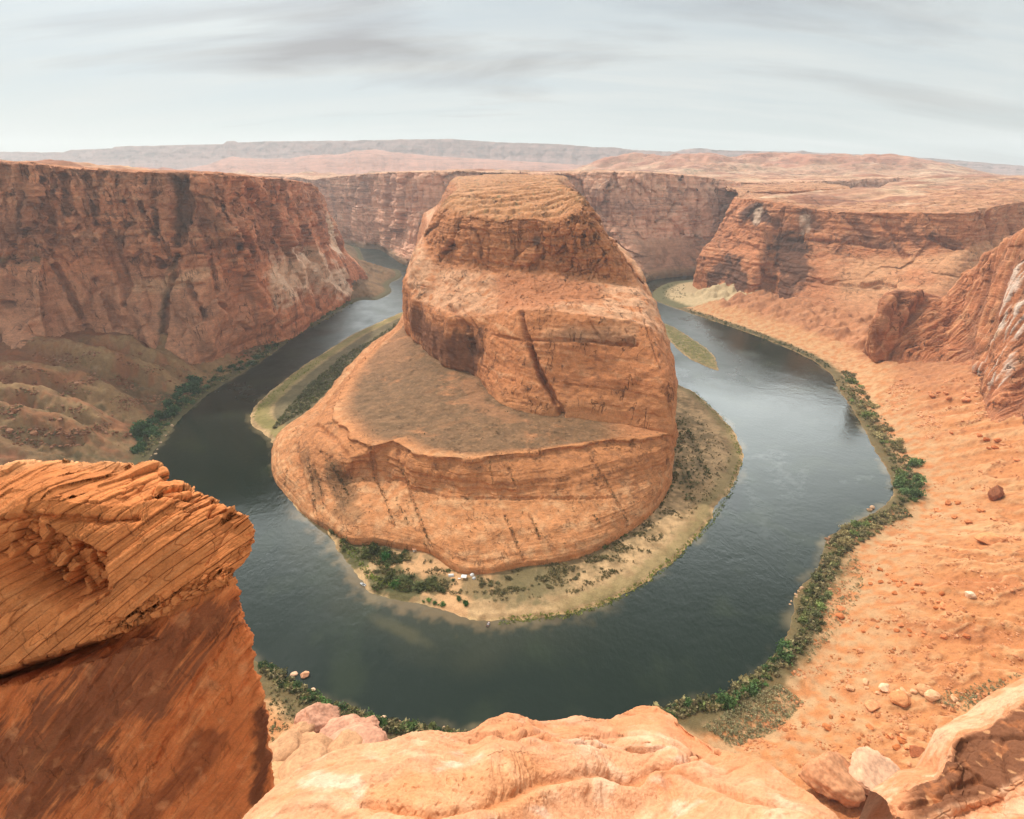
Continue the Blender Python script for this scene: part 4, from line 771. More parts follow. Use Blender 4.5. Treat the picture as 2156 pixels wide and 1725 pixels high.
# ---- fins of rock at the right edge
def build_fins():
    D = [(Z(1815, 742, 14), Z(1822, 734, 18)), (Z(1848, 758, 26), P(1850, 670, 820)), (Z(1890, 764, 31), P(1872, 624, 846)), (Z(1935, 766, 35), P(1927, 620, 872)), (Z(1975, 764, 42), P(1978, 634, 868)), (Z(2003, 764, 46), P(2004, 624, 870)), (Z(2040, 772, 52), P(2042, 582, 880)), (Z(2066, 788, 58), P(2080, 545, 860)), (Z(2070, 838, 58), P(2121, 515, 820)),
         (Z(2080, 880, 60), P(2160, 488, 770)), (Z(2100, 896, 66), P(2225, 450, 720)), (Z(2150, 890, 76), P(2310, 410, 680)), (Z(2300, 860, 100), P(2440, 360, 640)), (Z(2500, 900, 120), P(2640, 320, 600))]
    D = [(at(*proj(f)[:2])[0] - (0, 0, 1.5), r) if 0 < k < 12 else (f, r) for k, (f, r) in enumerate(D)]
    cols = [col_v(f, r, [0, .10, .42, .82, 1], [0, .30, .58, .84, 1], 25, ((25, 30, 0), (90, 80, -20))) for f, r in D]
    L = Loft(cols, 1.5, .9, .5); x, y, z = L.xyz; ri = L.ri; ci = L.ci; face = ss(.8, 1.6, ri) * ss(6.2, 5.2, ri)
    RB_ = [([(1874, 624), (1850, 690), (1836, 728)], 12, 8), ([(1927, 620), (1900, 650), (1872, 705), (1852, 752)], 11, 9), ([(1968, 640), (1930, 680), (1895, 735)], 9, 6), ([(2042, 584), (2000, 640), (1960, 690), (1915, 750)], 13, 11), ([(2080, 545), (2040, 610), (2000, 670), (1955, 750)], 11, 9), ([(2118, 520), (2070, 600), (2030, 680), (1995, 750)], 12, 10),
           ([(2150, 505), (2110, 600), (2080, 690), (2064, 775)], 13, 10), ([(2156, 570), (2130, 660), (2105, 760), (2095, 815)], 11, 9), ([(2156, 650), (2140, 720), (2120, 800), (2112, 850)], 10, 8)]
    f2 = np.zeros(x.shape) - .3
    for pts, w_, am in RB_:
        dd = L.dline(pts) + 3.0 * fbm(x / 16, y / 16, z / 16, 3); g_ = np.exp(-(dd / w_) ** 2); L.push(am * g_ * face); f2 = np.maximum(f2, g_ * 1.2 - .4)
    L.normals(); x, y, z = L.xyz; dA = unit(Z(1935, 766, 35) - P(2121, 515, 820)); nA = unit(L.n[20:-20:9, 20:-20:9].reshape(-1, 3).mean(0)); qA = unit(np.cross(dA, nA)); qq = L.p @ qA; aa = L.p @ dA
    sA = ridge(qq / 16. + .25 * fbm(x / 40, y / 40, z / 40, 2), aa / 130., 0 * x, 2); sB = pn(qq / 5.5, aa / 70., 3 + 0 * x); sC = pn(qq / 2.2, aa / 40., 7 + 0 * x); L.push(face * (2.6 * sA + 1.5 * np.tanh(2.5 * sB) + .7 * np.tanh(2.5 * sC)))
    b1, e1, i1 = blocks(L, 1.6, 18, 20, 3., .4); L.push(face * b1); L.push(.8 * fbm(x / 12, y / 12, z / 12, 4)); L.normals()
    col, n1, n2, run, st = rock_color(L, srgb(190, 120, 80), srgb(110, 70, 54), srgb(216, 160, 120), 1., .3, 4.)
    px, py, _ = proj(L.p); wh = ss(1., .4, np.minimum(L.dline([(2146, 560), (2096, 690), (2066, 775)]), L.dline([(2156, 640), (2115, 740), (2098, 800)])) / 16 + .35 * n2)
    col = cmix(col, srgb(130, 82, 60), .5 * face * ss(.0, .5, -sB)); col = cmix(col, srgb(214, 156, 112), .5 * face * ss(.1, .5, sB + .5 * sC)); col = cmix(col, srgb(216, 196, 178), .8 * wh * ss(-.1, .3, sB + .6 * sC + .3 * n2)); col = cmix(col, srgb(224, 164, 110), .7 * ss(1, .5, L.dspot(2095, 700) / 9 + .4 * n2) * .6)
    col = cmix(col, srgb(126, 80, 60), .55 * face * ss(.1, -.4, f2 + .3 * n1) * (1 - wh))
    o = L.build('rock_fins', MAT_CLIFF, col); tag(o, 'leaning fins of orange and white rock at the right edge', 'cliff', kind='structure'); return L
FINS = build_fins()

# ------------------------------------------------------------------ plateau to the horizon, far mesas
def build_plateau():
    na, nr = 900, 420
    az = np.radians(np.linspace(-56, 56, na)); rr = np.exp(np.linspace(math.log(850), math.log(8600), nr))
    A, RR = np.meshgrid(az, rr); x, y = RR * np.sin(A), RR * np.cos(A)
    hump = ss(.05, .20, x / y) * ss(.86, .60, x / y) * ss(2900, 4000, y) * ss(7000, 4800, y)
    n = fbm(x / 900, y / 900, 0, 4); n2 = fbm(x / 220, y / 160, 5, 4)
    z = 256 + 9 * n + 7 * np.tanh(3 * n2) + 3 * np.tanh(3 * fbm(x / 90, y / 50, 2, 3))
    z = z - 26 * ss(2500, 6000, y) * (1 - hump) + hump * (62 + 46 * np.tanh(2.5 * (n + .2)) + 16 * np.tanh(4 * n2))
    z = z - 30 * ss(.70, .95, x / y) * ss(2500, 4000, y)
    z = z + 26 * ss(.25, .7, fbm(x / 260, y / 200, 9, 3)) * (x < -250) * ss(2800, 3400, y) * ss(6000, 4800, y)
    lr = [LEFTC.p[LEFTC.rows[7], k][:2] for k in range(0, LEFTC.p.shape[1], 12)]; fr = [FARC.p[FARC.rows[7], k][:2] for k in range(0, FARC.p.shape[1], 14)]; pr = [PROM.p[PROM.rows[7], k][:2] for k in range(0, PROM.p.shape[1], 14)]
    poly = [(-3000, 500)] + lr + fr + pr + [(3500, 1250), (3500, -200), (-3000, -200)]
    d = seg_dist(x, y, poly, True) * np.where(inside(x, y, poly), -1, 1)
    rim = np.concatenate([L_.p[L_.rows[7], ::12] for L_ in (LEFTC, FARC, PROM)]); rz = np.zeros(x.size); xf, yf = x.ravel(), y.ravel()
    for k in range(0, x.size, 40000):
        e = (xf[k:k + 40000, None] - rim[None, :, 0]) ** 2 + (yf[k:k + 40000, None] - rim[None, :, 1]) ** 2 + 400.
        wg = 1 / e ** 2; rz[k:k + 40000] = (wg * rim[None, :, 2]).sum(1) / wg.sum(1)
    ter = 4 * np.tanh(4 * n2) + 3 * np.tanh(5 * fbm(x / 130, y / 60, 2, 3)) + 1.5 * np.tanh(5 * fbm(x / 50, y / 25, 12, 3)); rz = rz.reshape(x.shape) + 3 + ter; z = lerp(rz, z, ss(150, 900, d))
    z = z - 6 * ss(120, 50, d) - 14 * ss(50, 20, d)
    col = np.zeros(x.shape + (3,)) + srgb(186, 138, 106); m = fbm(x / 300, y / 90, 3, 5)
    col = cmix(col, srgb(206, 172, 138), .7 * ss(.0, .4, m)); col = cmix(col, srgb(156, 98, 72), .85 * ss(.0, .4, -m + .4 * n2)); col = cmix(col, srgb(140, 90, 68), .6 * ss(.1, .35, fbm(x / 70, y / 22, 4, 4))); col = cmix(col, srgb(176, 112, 86), .7 * ss(.3, .8, hump) * ss(-.3, .3, n2 + .2)); col = cmix(col, srgb(120, 100, 74), .4 * ss(.2, .5, fbm(x / 60, y / 40, 8, 3)))
    q = grid_quads(nr, na); q = q[(d > 25).ravel()[q].all(1)]; us, inv = np.unique(q, return_inverse=True)
    o = mesh_np('plateau', np.stack([x, y, z], -1).reshape(-1, 3)[us], inv.reshape(q.shape), MAT_FAR, col.reshape(-1, 3)[us]); tag(o, 'flat pale orange desert plateau reaching to the horizon', 'plateau', kind='structure')
build_plateau()

def mesa(name, sky, Y, base, depth, cliff, col, label, seed):
    pts = np.array(sky, float); xs = np.arange(pts[0, 0], pts[-1, 0], 2.2); ys = np.interp(xs, pts[:, 0], pts[:, 1])
    ys = ys + 1.1 * np.array(pn(xs / 26., 0 * xs + seed, 0 * xs)) + .7 * np.array(pn(xs / 7., 0 * xs + seed, 0 * xs))
    top = np.array([P(a, b, Y) for a, b in zip(xs, ys)]); hgt = np.maximum(top[:, 2] - base, 4)
    n = .5 + .5 * ridge(top[:, 0] / 260., 0 * xs + seed, 0 * xs, 3); rows = []
    for v, h in ((0, 1.0), (.3, .62), (1 - cliff, .30), (1 - cliff * .5, .16), (1.0, .06), (1.0, -.25), (.99, -1.2), (0, -2.0)):
        r = top.copy(); k = 1 - h * depth / Y * (.6 + .8 * n * (h > .1)); r[:, :2] *= k[:, None]; r[:, 2] = base + hgt * v; rows.append(r)
    g = np.array(rows); g2 = cr(g, [6, 10, 8, 6, 3, 2, 2], .3); jn = fbm(g2[..., 0] / 120, g2[..., 1] / 120, g2[..., 2] / 90, 3); g2[..., 1] -= 45 * jn * (g2[..., 2] < base + .97 * hgt)
    h = (g2[..., 2] - base) / hgt; c = np.zeros(g2.shape) + col; bed = fbm(g2[..., 0] / 900, 0 * h, g2[..., 2] / 22., 3); c = cmix(c, np.array(col) * (.62, .6, .6), .7 * ss(-.1, .4, bed)); c = cmix(c, np.array(col) * 1.25, .5 * ss(.1, .5, fbm(g2[..., 0] / 200, 0 * h, g2[..., 2] / 60., 3)))
    o = mesh_np(name, g2.reshape(-1, 3), grid_quads(*g2.shape[:2]), MAT_FAR, c.reshape(-1, 3)); tag(o, label, 'mesa', kind='structure')
mesa('mesa', [(-400, 330), (0, 320), (135, 321), (150, 316), (236, 313), (242, 309), (370, 306), (470, 304), (478, 297), (494, 297), (502, 301), (560, 298), (700, 297), (860, 294), (950, 293), (1050, 300), (1120, 302), (1180, 304), (1260, 311), (1290, 310), (1330, 316), (1420, 320), (1440, 315), (1475, 312), (1500, 316), (1560, 318), (1675, 320), (1690, 317), (1705, 321), (1820, 326), (1950, 333), (2040, 340), (2156, 350), (2300, 356)], 8000, 190, 700, .45, srgb(150, 112, 100), 'long blue hazy mesa along the whole horizon', 3)
mesa('mesa', [(330, 362), (400, 354), (445, 345), (475, 333), (490, 330), (520, 333), (560, 335), (610, 334), (650, 327), (700, 326), (720, 325), (745, 318), (790, 315), (830, 321), (870, 325), (940, 331), (1050, 337), (1150, 343), (1260, 350)], 6000, 205, 1100, .25, srgb(170, 116, 94), 'lower purple ridge in front of the long mesa', 7)
mesa('mesa', [(110, 360), (160, 352), (210, 350), (240, 353), (300, 352), (330, 356), (345, 352), (390, 362)], 4000, 225, 450, .4, srgb(176, 108, 80), 'small red hills beyond the rim of the left cliff', 11)

# ------------------------------------------------------------------ rocks in the foreground
def build_outcrop():
    def c(*pts): return [P(*p) for p in pts]
    S = [((-320, 1015, 27), (-320, 1125, 25.5), (-320, 1260, 24), (-320, 1440, 23), (-320, 1462, 23.3), (-320, 1600, 21.5), (-320, 1745, 20), (-320, 2150, 18)),
         ((-120, 1002, 27), (-120, 1105, 25.5), (-120, 1250, 24), (-120, 1425, 22.8), (-120, 1445, 23.1), (-120, 1580, 21.5), (-120, 1740, 20), (-120, 2150, 18)),
         ((0, 988, 27), (0, 1085, 25.5), (0, 1240, 24), (0, 1405, 22.8), (0, 1424, 23.1), (0, 1560, 21.5), (0, 1740, 20), (0, 2150, 18)),
         ((45, 974, 27.2), (45, 1064, 25.8), (50, 1220, 24.1), (55, 1390, 22.8), (55, 1407, 23.1), (58, 1555, 21.5), (60, 1740, 20), (60, 2150, 18)),
         ((99, 967, 27.5), (95, 1050, 26), (110, 1200, 24.3), (120, 1370, 22.8), (120, 1387, 23.1), (122, 1540, 21.6), (125, 1740, 20), (130, 2150, 18)),
         ((160, 971, 27.8), (152, 1056, 26.2), (165, 1190, 24.5), (168, 1352, 22.9), (168, 1368, 23.2), (176, 1530, 21.6), (185, 1740, 20), (190, 2150, 18)),
         ((228, 971, 28), (215, 1065, 26.3), (225, 1180, 24.6), (215, 1335, 23), (218, 1351, 23.3), (235, 1520, 21.7), (250, 1740, 20), (255, 2150, 18)),
         ((285, 975, 28.2), (272, 1066, 26.5), (280, 1166, 24.8), (272, 1312, 23.1), (274, 1330, 23.4), (290, 1508, 21.8), (305, 1740, 20.1), (310, 2150, 18.1)),
         ((335, 982, 28.3), (330, 1056, 26.8), (335, 1152, 25), (330, 1290, 23.3), (330, 1308, 23.6), (345, 1500, 21.9), (360, 1740, 20.2), (365, 2150, 18.2)),
         ((352, 1008, 28.2), (360, 1062, 26.9), (365, 1152, 25.1), (362, 1278, 23.5), (362, 1296, 23.8), (382, 1490, 22), (395, 1740, 20.3), (398, 2150, 18.2)),
         ((402, 1030, 28.1), (398, 1080, 26.9), (398, 1157, 25.2), (396, 1264, 23.7), (396, 1282, 23.9), (418, 1480, 22.1), (428, 1740, 20.3), (430, 2150, 18.3)),
         ((430, 1041, 28), (428, 1090, 26.9), (424, 1160, 25.3), (424, 1254, 23.8), (424, 1270, 24.0), (450, 1470, 22.2), (458, 1740, 20.4), (458, 2150, 18.4)),
         ((468, 1062, 27.8), (465, 1103, 26.9), (456, 1163, 25.5), (450, 1238, 24.0), (452, 1254, 24.2), (482, 1460, 22.4), (492, 1740, 20.6), (492, 2150, 18.6)),
         ((508, 1080, 27.6), (502, 1117, 26.8), (490, 1168, 25.6), (474, 1224, 24.2), (478, 1240, 24.3), (512, 1450, 22.6), (530, 1740, 20.8), (530, 2150, 18.8)),
         ((534, 1102, 27.4), (538, 1138, 27), (524, 1178, 26.3), (494, 1212, 25), (502, 1242, 24.8), (542, 1400, 23.5), (576, 1645, 22.3), (566, 2150, 20)),
         ((528, 1100, 28.5), (532, 1135, 28.2), (512, 1175, 27.6), (484, 1208, 26.5), (496, 1245, 26.3), (534, 1400, 25.5), (566, 1640, 25), (556, 2150, 24)),
         ((470, 1070, 33), (470, 1105, 33), (460, 1145, 33), (440, 1190, 33), (440, 1240, 33), (470, 1390, 33), (490, 1600, 33), (490, 2150, 33))]
    cols = []
    for k, s in enumerate(S):
        s = list(s); dp_ = max(0, min(1, (9 - k) / 5.)); s[4] = (s[4][0], s[4][1] + 8 * max(0, 5 - k) / 5., s[4][2] + 4.5 * dp_); s.insert(5, (lerp(s[4][0], s[5][0], .2), lerp(s[4][1], s[5][1], .2), s[3][2] - .05))
        p0 = P(s[0][0], s[0][1], s[0][2] + 2.2 * max(0, min(1, (13 - k) / 5.))); p = [p0] + c(*s[1:]); p = p[::-1]; top = p[-1]; e = .25 if k > 13 else 1
        cam_ = W(0, 0, CAM_Z); bk = lambda f, dx, dz: cam_ + (top - cam_) * f + (dx, 0, dz)
        cols.append(p + [bk(1 + .035 * e, -.15, -.1), bk(1.12, -3.0, -3), bk(1.15, -26., -40)])
    L = Loft(cols, 1.55, .8, .4, {0: 40, 9: 12, 10: 8, 11: 6}, {0: 20, 14: 40, 15: 20}); x, y, z = L.xyz; ri = np.where(L.ri > 3, L.ri - 1, np.minimum(L.ri, 2.9)); px, py, _ = proj(L.p)
    upc = y * _s + z * _c
    def lay(a): return -math.sin(R(a)) * x + math.cos(R(a)) * upc
    q = lay(38) + .10 * fbm(x / 6, y / 6, z / 6, 3); al = math.cos(R(38)) * x + math.sin(R(38)) * upc
    upper = ss(3.3, 3.8, ri) * ss(8.6, 8.0, ri); lower = ss(3.3, 2.9, ri); mid = upper * ss(6.2, 5.8, ri); lipz = ss(5.9, 6.2, ri) * ss(8.2, 7.4, ri)
    ins = ss(14.0, 12.5, L.ci); L.push(upper * (.06 + .16 * ins) * fbm(x / 3.2, y / 3.2, z / 3.2, 3)); L.push(lower * (.06 + .3 * ins) * fbm(al / 6, y / 6, q / 2.2, 3))
    # cavity with tumbled blocks
    cv = L.dline([(40, 1165), (100, 1195), (160, 1215)]); cvm = ss(2.3, 1.2, cv + .5 * fbm(x / 1.2, y / 1.2, z / 1.2, 3)); cv2 = L.dline([(0, 1215), (60, 1240), (120, 1255)])
    gap = L.dline([(-120, 1432), (0, 1410), (55, 1396), (120, 1376), (168, 1358), (218, 1340), (274, 1318), (320, 1300), (400, 1270), (480, 1228)])
    gp2 = L.dline([(0, 1098), (70, 1085), (150, 1092), (215, 1098), (290, 1092)])
    L.push(-1.5 * cvm); L.push(-1.3 * np.exp(-(cv2 / .45) ** 2))
    f1, f2, idr = worley(al / 1.7 + .5 * fbm(x / .8, y / .8, z / .8, 3), y / 1.4, q / .8); L.push(cvm * (1.5 * (idr - .4) + .5 * ((al / 1.7 + idr * 5) % 1. - .5)) * ss(0, .14, f2 - f1) - cvm * .4 * np.exp(-((f2 - f1) / .05) ** 2))
    L.push(-np.exp(-((gap + .12 * fbm(x / .5, y / .5, z / .5, 2)) / (.20 + .10 * ss(160, 40, px))) ** 2) * 1.9 * (.45 + .55 * ss(-.3, .3, fbm(x / 2, y / 2, z / 2 + 4, 2)) + .3 * ss(150, 40, px))); L.push(-.55 * np.exp(-((gp2 + .15 * fbm(x, y, z, 2)) / .18) ** 2))
    # broken band just above the gap and along the crest
    g_ = np.clip(ss(1.5, .3, gap) * upper * ss(180, 260, px) + ss(7.3, 7.8, ri) * ss(8.7, 8.3, ri) * ss(300, 380, px) * .8, 0, 1); f1, f2, idr = worley(al / .75 + .3 * fbm(x, y, z, 2), y / .7, q / .34)
    L.push(g_ * (.3 + .7 * ins) * (.5 * (idr - .4) - .25 * np.exp(-((f2 - f1) / .1) ** 2)))
    f1, f2, idr = worley(al / 2.6 + .5 * fbm(x / 2, y / 2, z / 2, 2), y / 3., q / .62); L.push(ins * lipz * (.40 * (idr - .4) - .3 * np.exp(-((f2 - f1) / .06) ** 2)) * ss(230, 330, px)); L.push(lipz * .22 * (idr - .5))
    L.normals()
    led = np.tanh(2.6 * pn(al / 9, y / 9, q / .46)) + .55 * np.tanh(2.5 * pn(al / 5 + 5, y / 5, q / .19)) + .3 * pn(al / 3, y / 3, q / .075)
    L.push(mid * .03 * led); ql = lay(52) + .12 * fbm(x / 4, y / 4, z / 4, 3); all_ = math.cos(R(52)) * x + math.sin(R(52)) * upc
    L.push(lower * (.10 * np.tanh(8 * pn(all_ / 6, y / 6, ql / .9)) + .05 * np.tanh(8 * pn(all_ / 3, y / 3, ql / .4 + 5))))
    def bricks(a_, q_, ln, lam, sd):
        qv = q_ / lam + .07 * pn(a_ / (ln * 1.6), y / 3., q_ / lam * .3 + sd); r_ = np.floor(qv).astype(int); fq = qv - r_; j = _jit[(r_ * 57 + sd * 131) & 4095]
        av = a_ / (ln * (.5 + j[..., 1])) + j[..., 0] * 7 + .3 * pn(a_ / ln * 2, y, q_ / lam); c_ = np.floor(av).astype(int); fa = av - c_; h_ = _jit[(r_ * 73 + c_ * 911 + sd * 17) & 4095]
        g = np.maximum(np.exp(-(np.minimum(fq, 1 - fq) * lam / .016) ** 2), .7 * np.exp(-(np.minimum(fa, 1 - fa) * ln / .03) ** 2)); return h_[..., 2] - .5, g
    B1, G1 = bricks(al, q, 4.2, .62, 1); B2, G2 = bricks(al, q, 2.4, .21, 2); md = upper * (1 - .8 * cvm); vis_ = ss(-.3, .3, fbm(x / 2.5, y / 2.5, z / 2.5 + 9, 3))
    L.push(md * (.17 * B1 + .045 * B2 - .09 * G1 - .03 * G2 * vis_)); f1, f2, idr = worley(all_ / 3.6 + .4 * fbm(x / 2, y / 2, z / 2, 3), y / 3., ql / 1.3); L.push(lower * .26 * (idr - .5) * ss(0, .10, f2 - f1)); L.push(lower * .10 * fbm(x / .9, y / .9, z / .9, 4)); G4 = 0 * x
    for pts, w, d in (([(325, 1620), (350, 1560), (395, 1480), (430, 1400)], .14, .22), ([(300, 1660), (350, 1600), (420, 1500)], .10, .12), ([(500, 1300), (470, 1360), (440, 1420)], .08, .12), ([(545, 1390), (530, 1480), (520, 1560)], .10, .12)): L.crack(pts, w, d)
    f1, f2, idr = worley(al / 2.2 + .6 * fbm(x / .8, y / .8, z / .8, 3), y / 1.2, q / .5); L.push(mid * (.08 * (idr - .5)))
    edge_ = ss(12.8, 14, L.ci) * ss(9, 7.5, ri); L.p[..., 0] -= edge_ * .22 * (np.clip(fbm(y / 2, q / .35, z / .6, 4), -.5, 1) + .3)
    L.crack([(480, 1205), (525, 1145), (536, 1118)], .06, .14); L.crack([(400, 1245), (440, 1180), (480, 1120)], .06, .10)
    L.push(.05 * fbm(x / .6, y / .6, z / .6, 4) * (1 - .4 * lower)); L.push(.015 * fbm(x / .14, y / .14, z / .14, 3)); L.normals()
    c0 = srgb(208, 126, 72); n1 = fbm(x / 3, y / 3, z / 3, 4); n2 = fbm(x / .7, y / .7, z / .7, 4); bd = pn(al / 8, y / 8, q / .3) + .6 * pn(al / 4, y / 4, q / .11)
    col = np.zeros(x.shape + (3,)) + c0; col = cmix(col, srgb(224, 152, 98), .45 * ss(.1, .7, bd * .5 + .6 * n1)); col = cmix(col, srgb(160, 92, 54), .40 * ss(.1, .6, -bd * .4 + .6 * n2))
    col = col * (1 + .22 * B1 + .14 * B2)[..., None]; col = cmix(col, srgb(92, 50, 30), .55 * np.clip(G1 + .6 * G2 * vis_, 0, 1))
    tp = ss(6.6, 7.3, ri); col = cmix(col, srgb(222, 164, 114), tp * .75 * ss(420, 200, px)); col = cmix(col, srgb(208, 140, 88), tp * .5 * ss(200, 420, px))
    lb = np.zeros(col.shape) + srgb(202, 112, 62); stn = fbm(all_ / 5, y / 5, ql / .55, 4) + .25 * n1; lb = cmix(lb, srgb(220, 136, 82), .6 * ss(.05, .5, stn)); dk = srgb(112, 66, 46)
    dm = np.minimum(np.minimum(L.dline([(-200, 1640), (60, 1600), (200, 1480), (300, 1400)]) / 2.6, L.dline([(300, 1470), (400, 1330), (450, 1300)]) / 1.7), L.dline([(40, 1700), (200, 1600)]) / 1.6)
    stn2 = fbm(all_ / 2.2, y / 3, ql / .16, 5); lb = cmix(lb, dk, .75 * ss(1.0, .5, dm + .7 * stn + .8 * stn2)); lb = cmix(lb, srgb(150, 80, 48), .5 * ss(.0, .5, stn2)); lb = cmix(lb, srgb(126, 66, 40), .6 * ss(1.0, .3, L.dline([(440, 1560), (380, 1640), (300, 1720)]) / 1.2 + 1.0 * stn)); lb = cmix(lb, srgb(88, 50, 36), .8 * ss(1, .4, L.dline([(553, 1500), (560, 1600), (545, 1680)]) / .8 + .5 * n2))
    lb = cmix(lb, srgb(224, 150, 100), .4 * ss(.2, .6, fbm(x / 1.4, y / 1.4, z / 1.4, 5))); lb = cmix(lb, srgb(96, 52, 34), .45 * G4)
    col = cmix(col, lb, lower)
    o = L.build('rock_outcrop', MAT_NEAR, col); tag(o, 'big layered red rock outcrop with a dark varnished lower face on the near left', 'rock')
build_outcrop()

def build_ledge():
    K = [(380, 1900, 1.6), (470, 1795, 1.78), (532, 1723, 1.95), (584, 1674, 2.1), (657, 1619, 2.3), (742, 1588, 2.42), (816, 1576, 2.48), (877, 1557, 2.55), (980, 1560, 2.6), (1030, 1530, 2.8), (1060, 1521, 2.9), (1095, 1520, 2.95), (1120, 1530, 2.95), (1157, 1533, 3.0), (1225, 1524, 3.1), (1286, 1530, 3.2), (1316, 1516, 3.35), (1353, 1499, 3.5), (1389, 1501, 3.45), (1426, 1527, 3.2), (1452, 1553, 3.0), (1511, 1594, 2.65), (1603, 1620, 2.4), (1664, 1662, 2.2), (1731, 1710, 2.0), (1800, 1780, 1.8), (1900, 1900, 1.6)]
    cols = []
    for px, py, Y in K:
        c = P(px, py, Y); k = max(0, (1600 - py) / 100.0) if 990 < px < 1500 else 0
        bx = 1078 + (px - 1078) * .97; b = P(bx, 1900, 1.35); m1 = P(lerp(bx, px, .4), lerp(1900, py, .42), lerp(1.35, Y, .36)); m2 = P(lerp(bx, px, .8), lerp(1900, py, .86), lerp(1.35, Y, .78 - .10 * min(k, 1)))
        back = W(b[0] * 1.1, -3.5, 297.2)
        cols.append([back - (0, 2, 30), back, lerp(back, b, .6) + (0, 0, .02), b, m1, m2, c, c + (.04 * np.sign(px - 1078) * (abs(px - 1078) > 420), .10, -.05), c + (.1 * np.sign(px - 1078) * (abs(px - 1078) > 420), .30, -.45), c + (0, .6, -2.5), c + (0, 1.2, -12), c + (0, 3, -120)])
    L = Loft(cols, 1.5, .9, .55, {0: 6, 1: 8, 2: 12, 3: 70, 7: 12, 8: 12, 9: 10, 10: 6}, {0: 12, 25: 12}); x, y, z = L.xyz; ri = L.ri; k = ss(3.2, 4, ri) * ss(7.4, 6.4, ri)
    def m(*p): return [(473.8 + .6104 * a, 1368.6 + .6104 * b) for a, b in p]
    L.push(k * .040 * fbm(x / 1.1, y / .8, z / .8, 2)); E1 = m((495, 540), (600, 560), (700, 580), (780, 572), (900, 545), (1020, 492), (1090, 452), (1200, 436), (1290, 426), (1350, 455), (1430, 462), (1480, 422), (1560, 392), (1640, 372)); E3 = m((1480, 425), (1600, 442), (1700, 472), (1800, 522), (1950, 548), (2060, 585))
    e1 = L.dline(E1); e1b = L.dline([(a, b + 26) for a, b in E1]); e3 = L.dline(E3); e3b = L.dline([(a, b + 22) for a, b in E3])
    L.push(.045 * np.exp(-(e1b / .09) ** 2) - .05 * np.exp(-(e1 / .045) ** 2) + .03 * np.exp(-(e3b / .08) ** 2) - .035 * np.exp(-(e3 / .04) ** 2))
    for E, w, d in ((m((880, 290), (1000, 296), (1100, 302), (1210, 322), (1330, 336), (1480, 342), (1640, 366)), .03, .05), (m((1130, 300), (1250, 318), (1400, 318), (1560, 330), (1700, 362)), .022, .04), (m((1200, 300), (1330, 292), (1420, 290), (1520, 306)), .022, .03), (m((850, 312), (960, 282), (1060, 290)), .02, .03), (m((1000, 280), (1100, 292), (1220, 306), (1350, 312)), .02, .03)): L.crack(E, w, d, .35)
    L.push(.022 * np.tanh(2.5 * pn(x / 1.2, y / 1.2, (z + .12 * pn(x / .5, y / .5, z)) / .07)) * ss(5.0, 5.5, ri) * ss(7.2, 6.6, ri) * ss(.55, -.2, np.abs(x - .75) - .8)); L.normals()
    L.normals(); x, y, z = L.xyz
    px, py, _ = proj(L.p); pk = ss(1.0, .5, L.dline(m((600, 520), (760, 500), (900, 480), (1030, 440))) / .26 + .25 * fbm(x / .3, y / .3, z / .3, 3)); pp = pn(x / .035, y / .035, z / .035)
    L.push(-.005 * ss(.3, .6, pp) * (.3 + pk)); zz = z + .10 * fbm(x / .6, y / .6, z / .6, 3); L.push(k * (.008 * np.tanh(5 * pn(x / 2.2, y / 2.2, zz / .06)) + .004 * np.tanh(5 * pn(x / 1.2, y / 1.2, zz / .022)))); L.push(.010 * fbm(x / .12, y / .12, z / .12, 5)); L.push(.003 * fbm(x / .02, y / .02, z / .02, 2)); L.normals()
    n1 = fbm(x / .5, y / .35, z / .4, 4); n2 = fbm(x / .11, y / .11, z / .11, 4)
    col = np.zeros(x.shape + (3,)) + srgb(204, 146, 108); col = cmix(col, srgb(216, 176, 144), .7 * ss(.0, .5, n1 + .3 * n2)); col = cmix(col, srgb(194, 126, 84), .6 * ss(.1, .5, -n1 + .3 * n2)); col = cmix(col, srgb(202, 138, 92), .6 * pk); col = cmix(col, srgb(164, 98, 56), .45 * ss(.35, .6, pp) * (.2 + .6 * pk))
    col = cmix(col, srgb(224, 200, 180), .35 * ss(.22, .6, fbm(x / .5, y / .2, z / .3 + 4, 5) + .25 * n2) * ss(.5, .1, pk)); col = col * (1 + .10 * pn(x / .03, y / .03, z / .03) + .08 * n2)[..., None]; col = cmix(col, srgb(196, 126, 84), .6 * ss(5.1, 5.6, ri) * ss(-.8, .2, x)); col = cmix(col, srgb(176, 104, 58), .6 * np.exp(-(e1 / .03) ** 2) + .4 * np.exp(-(e3 / .03) ** 2)); col = cmix(col, srgb(150, 92, 60), .25 * L.dark)
    o = L.build('rock_ledge', MAT_SLAB, col); tag(o, 'smooth pale orange rock ledge with scalloped edges at the bottom centre', 'rock')
build_ledge()

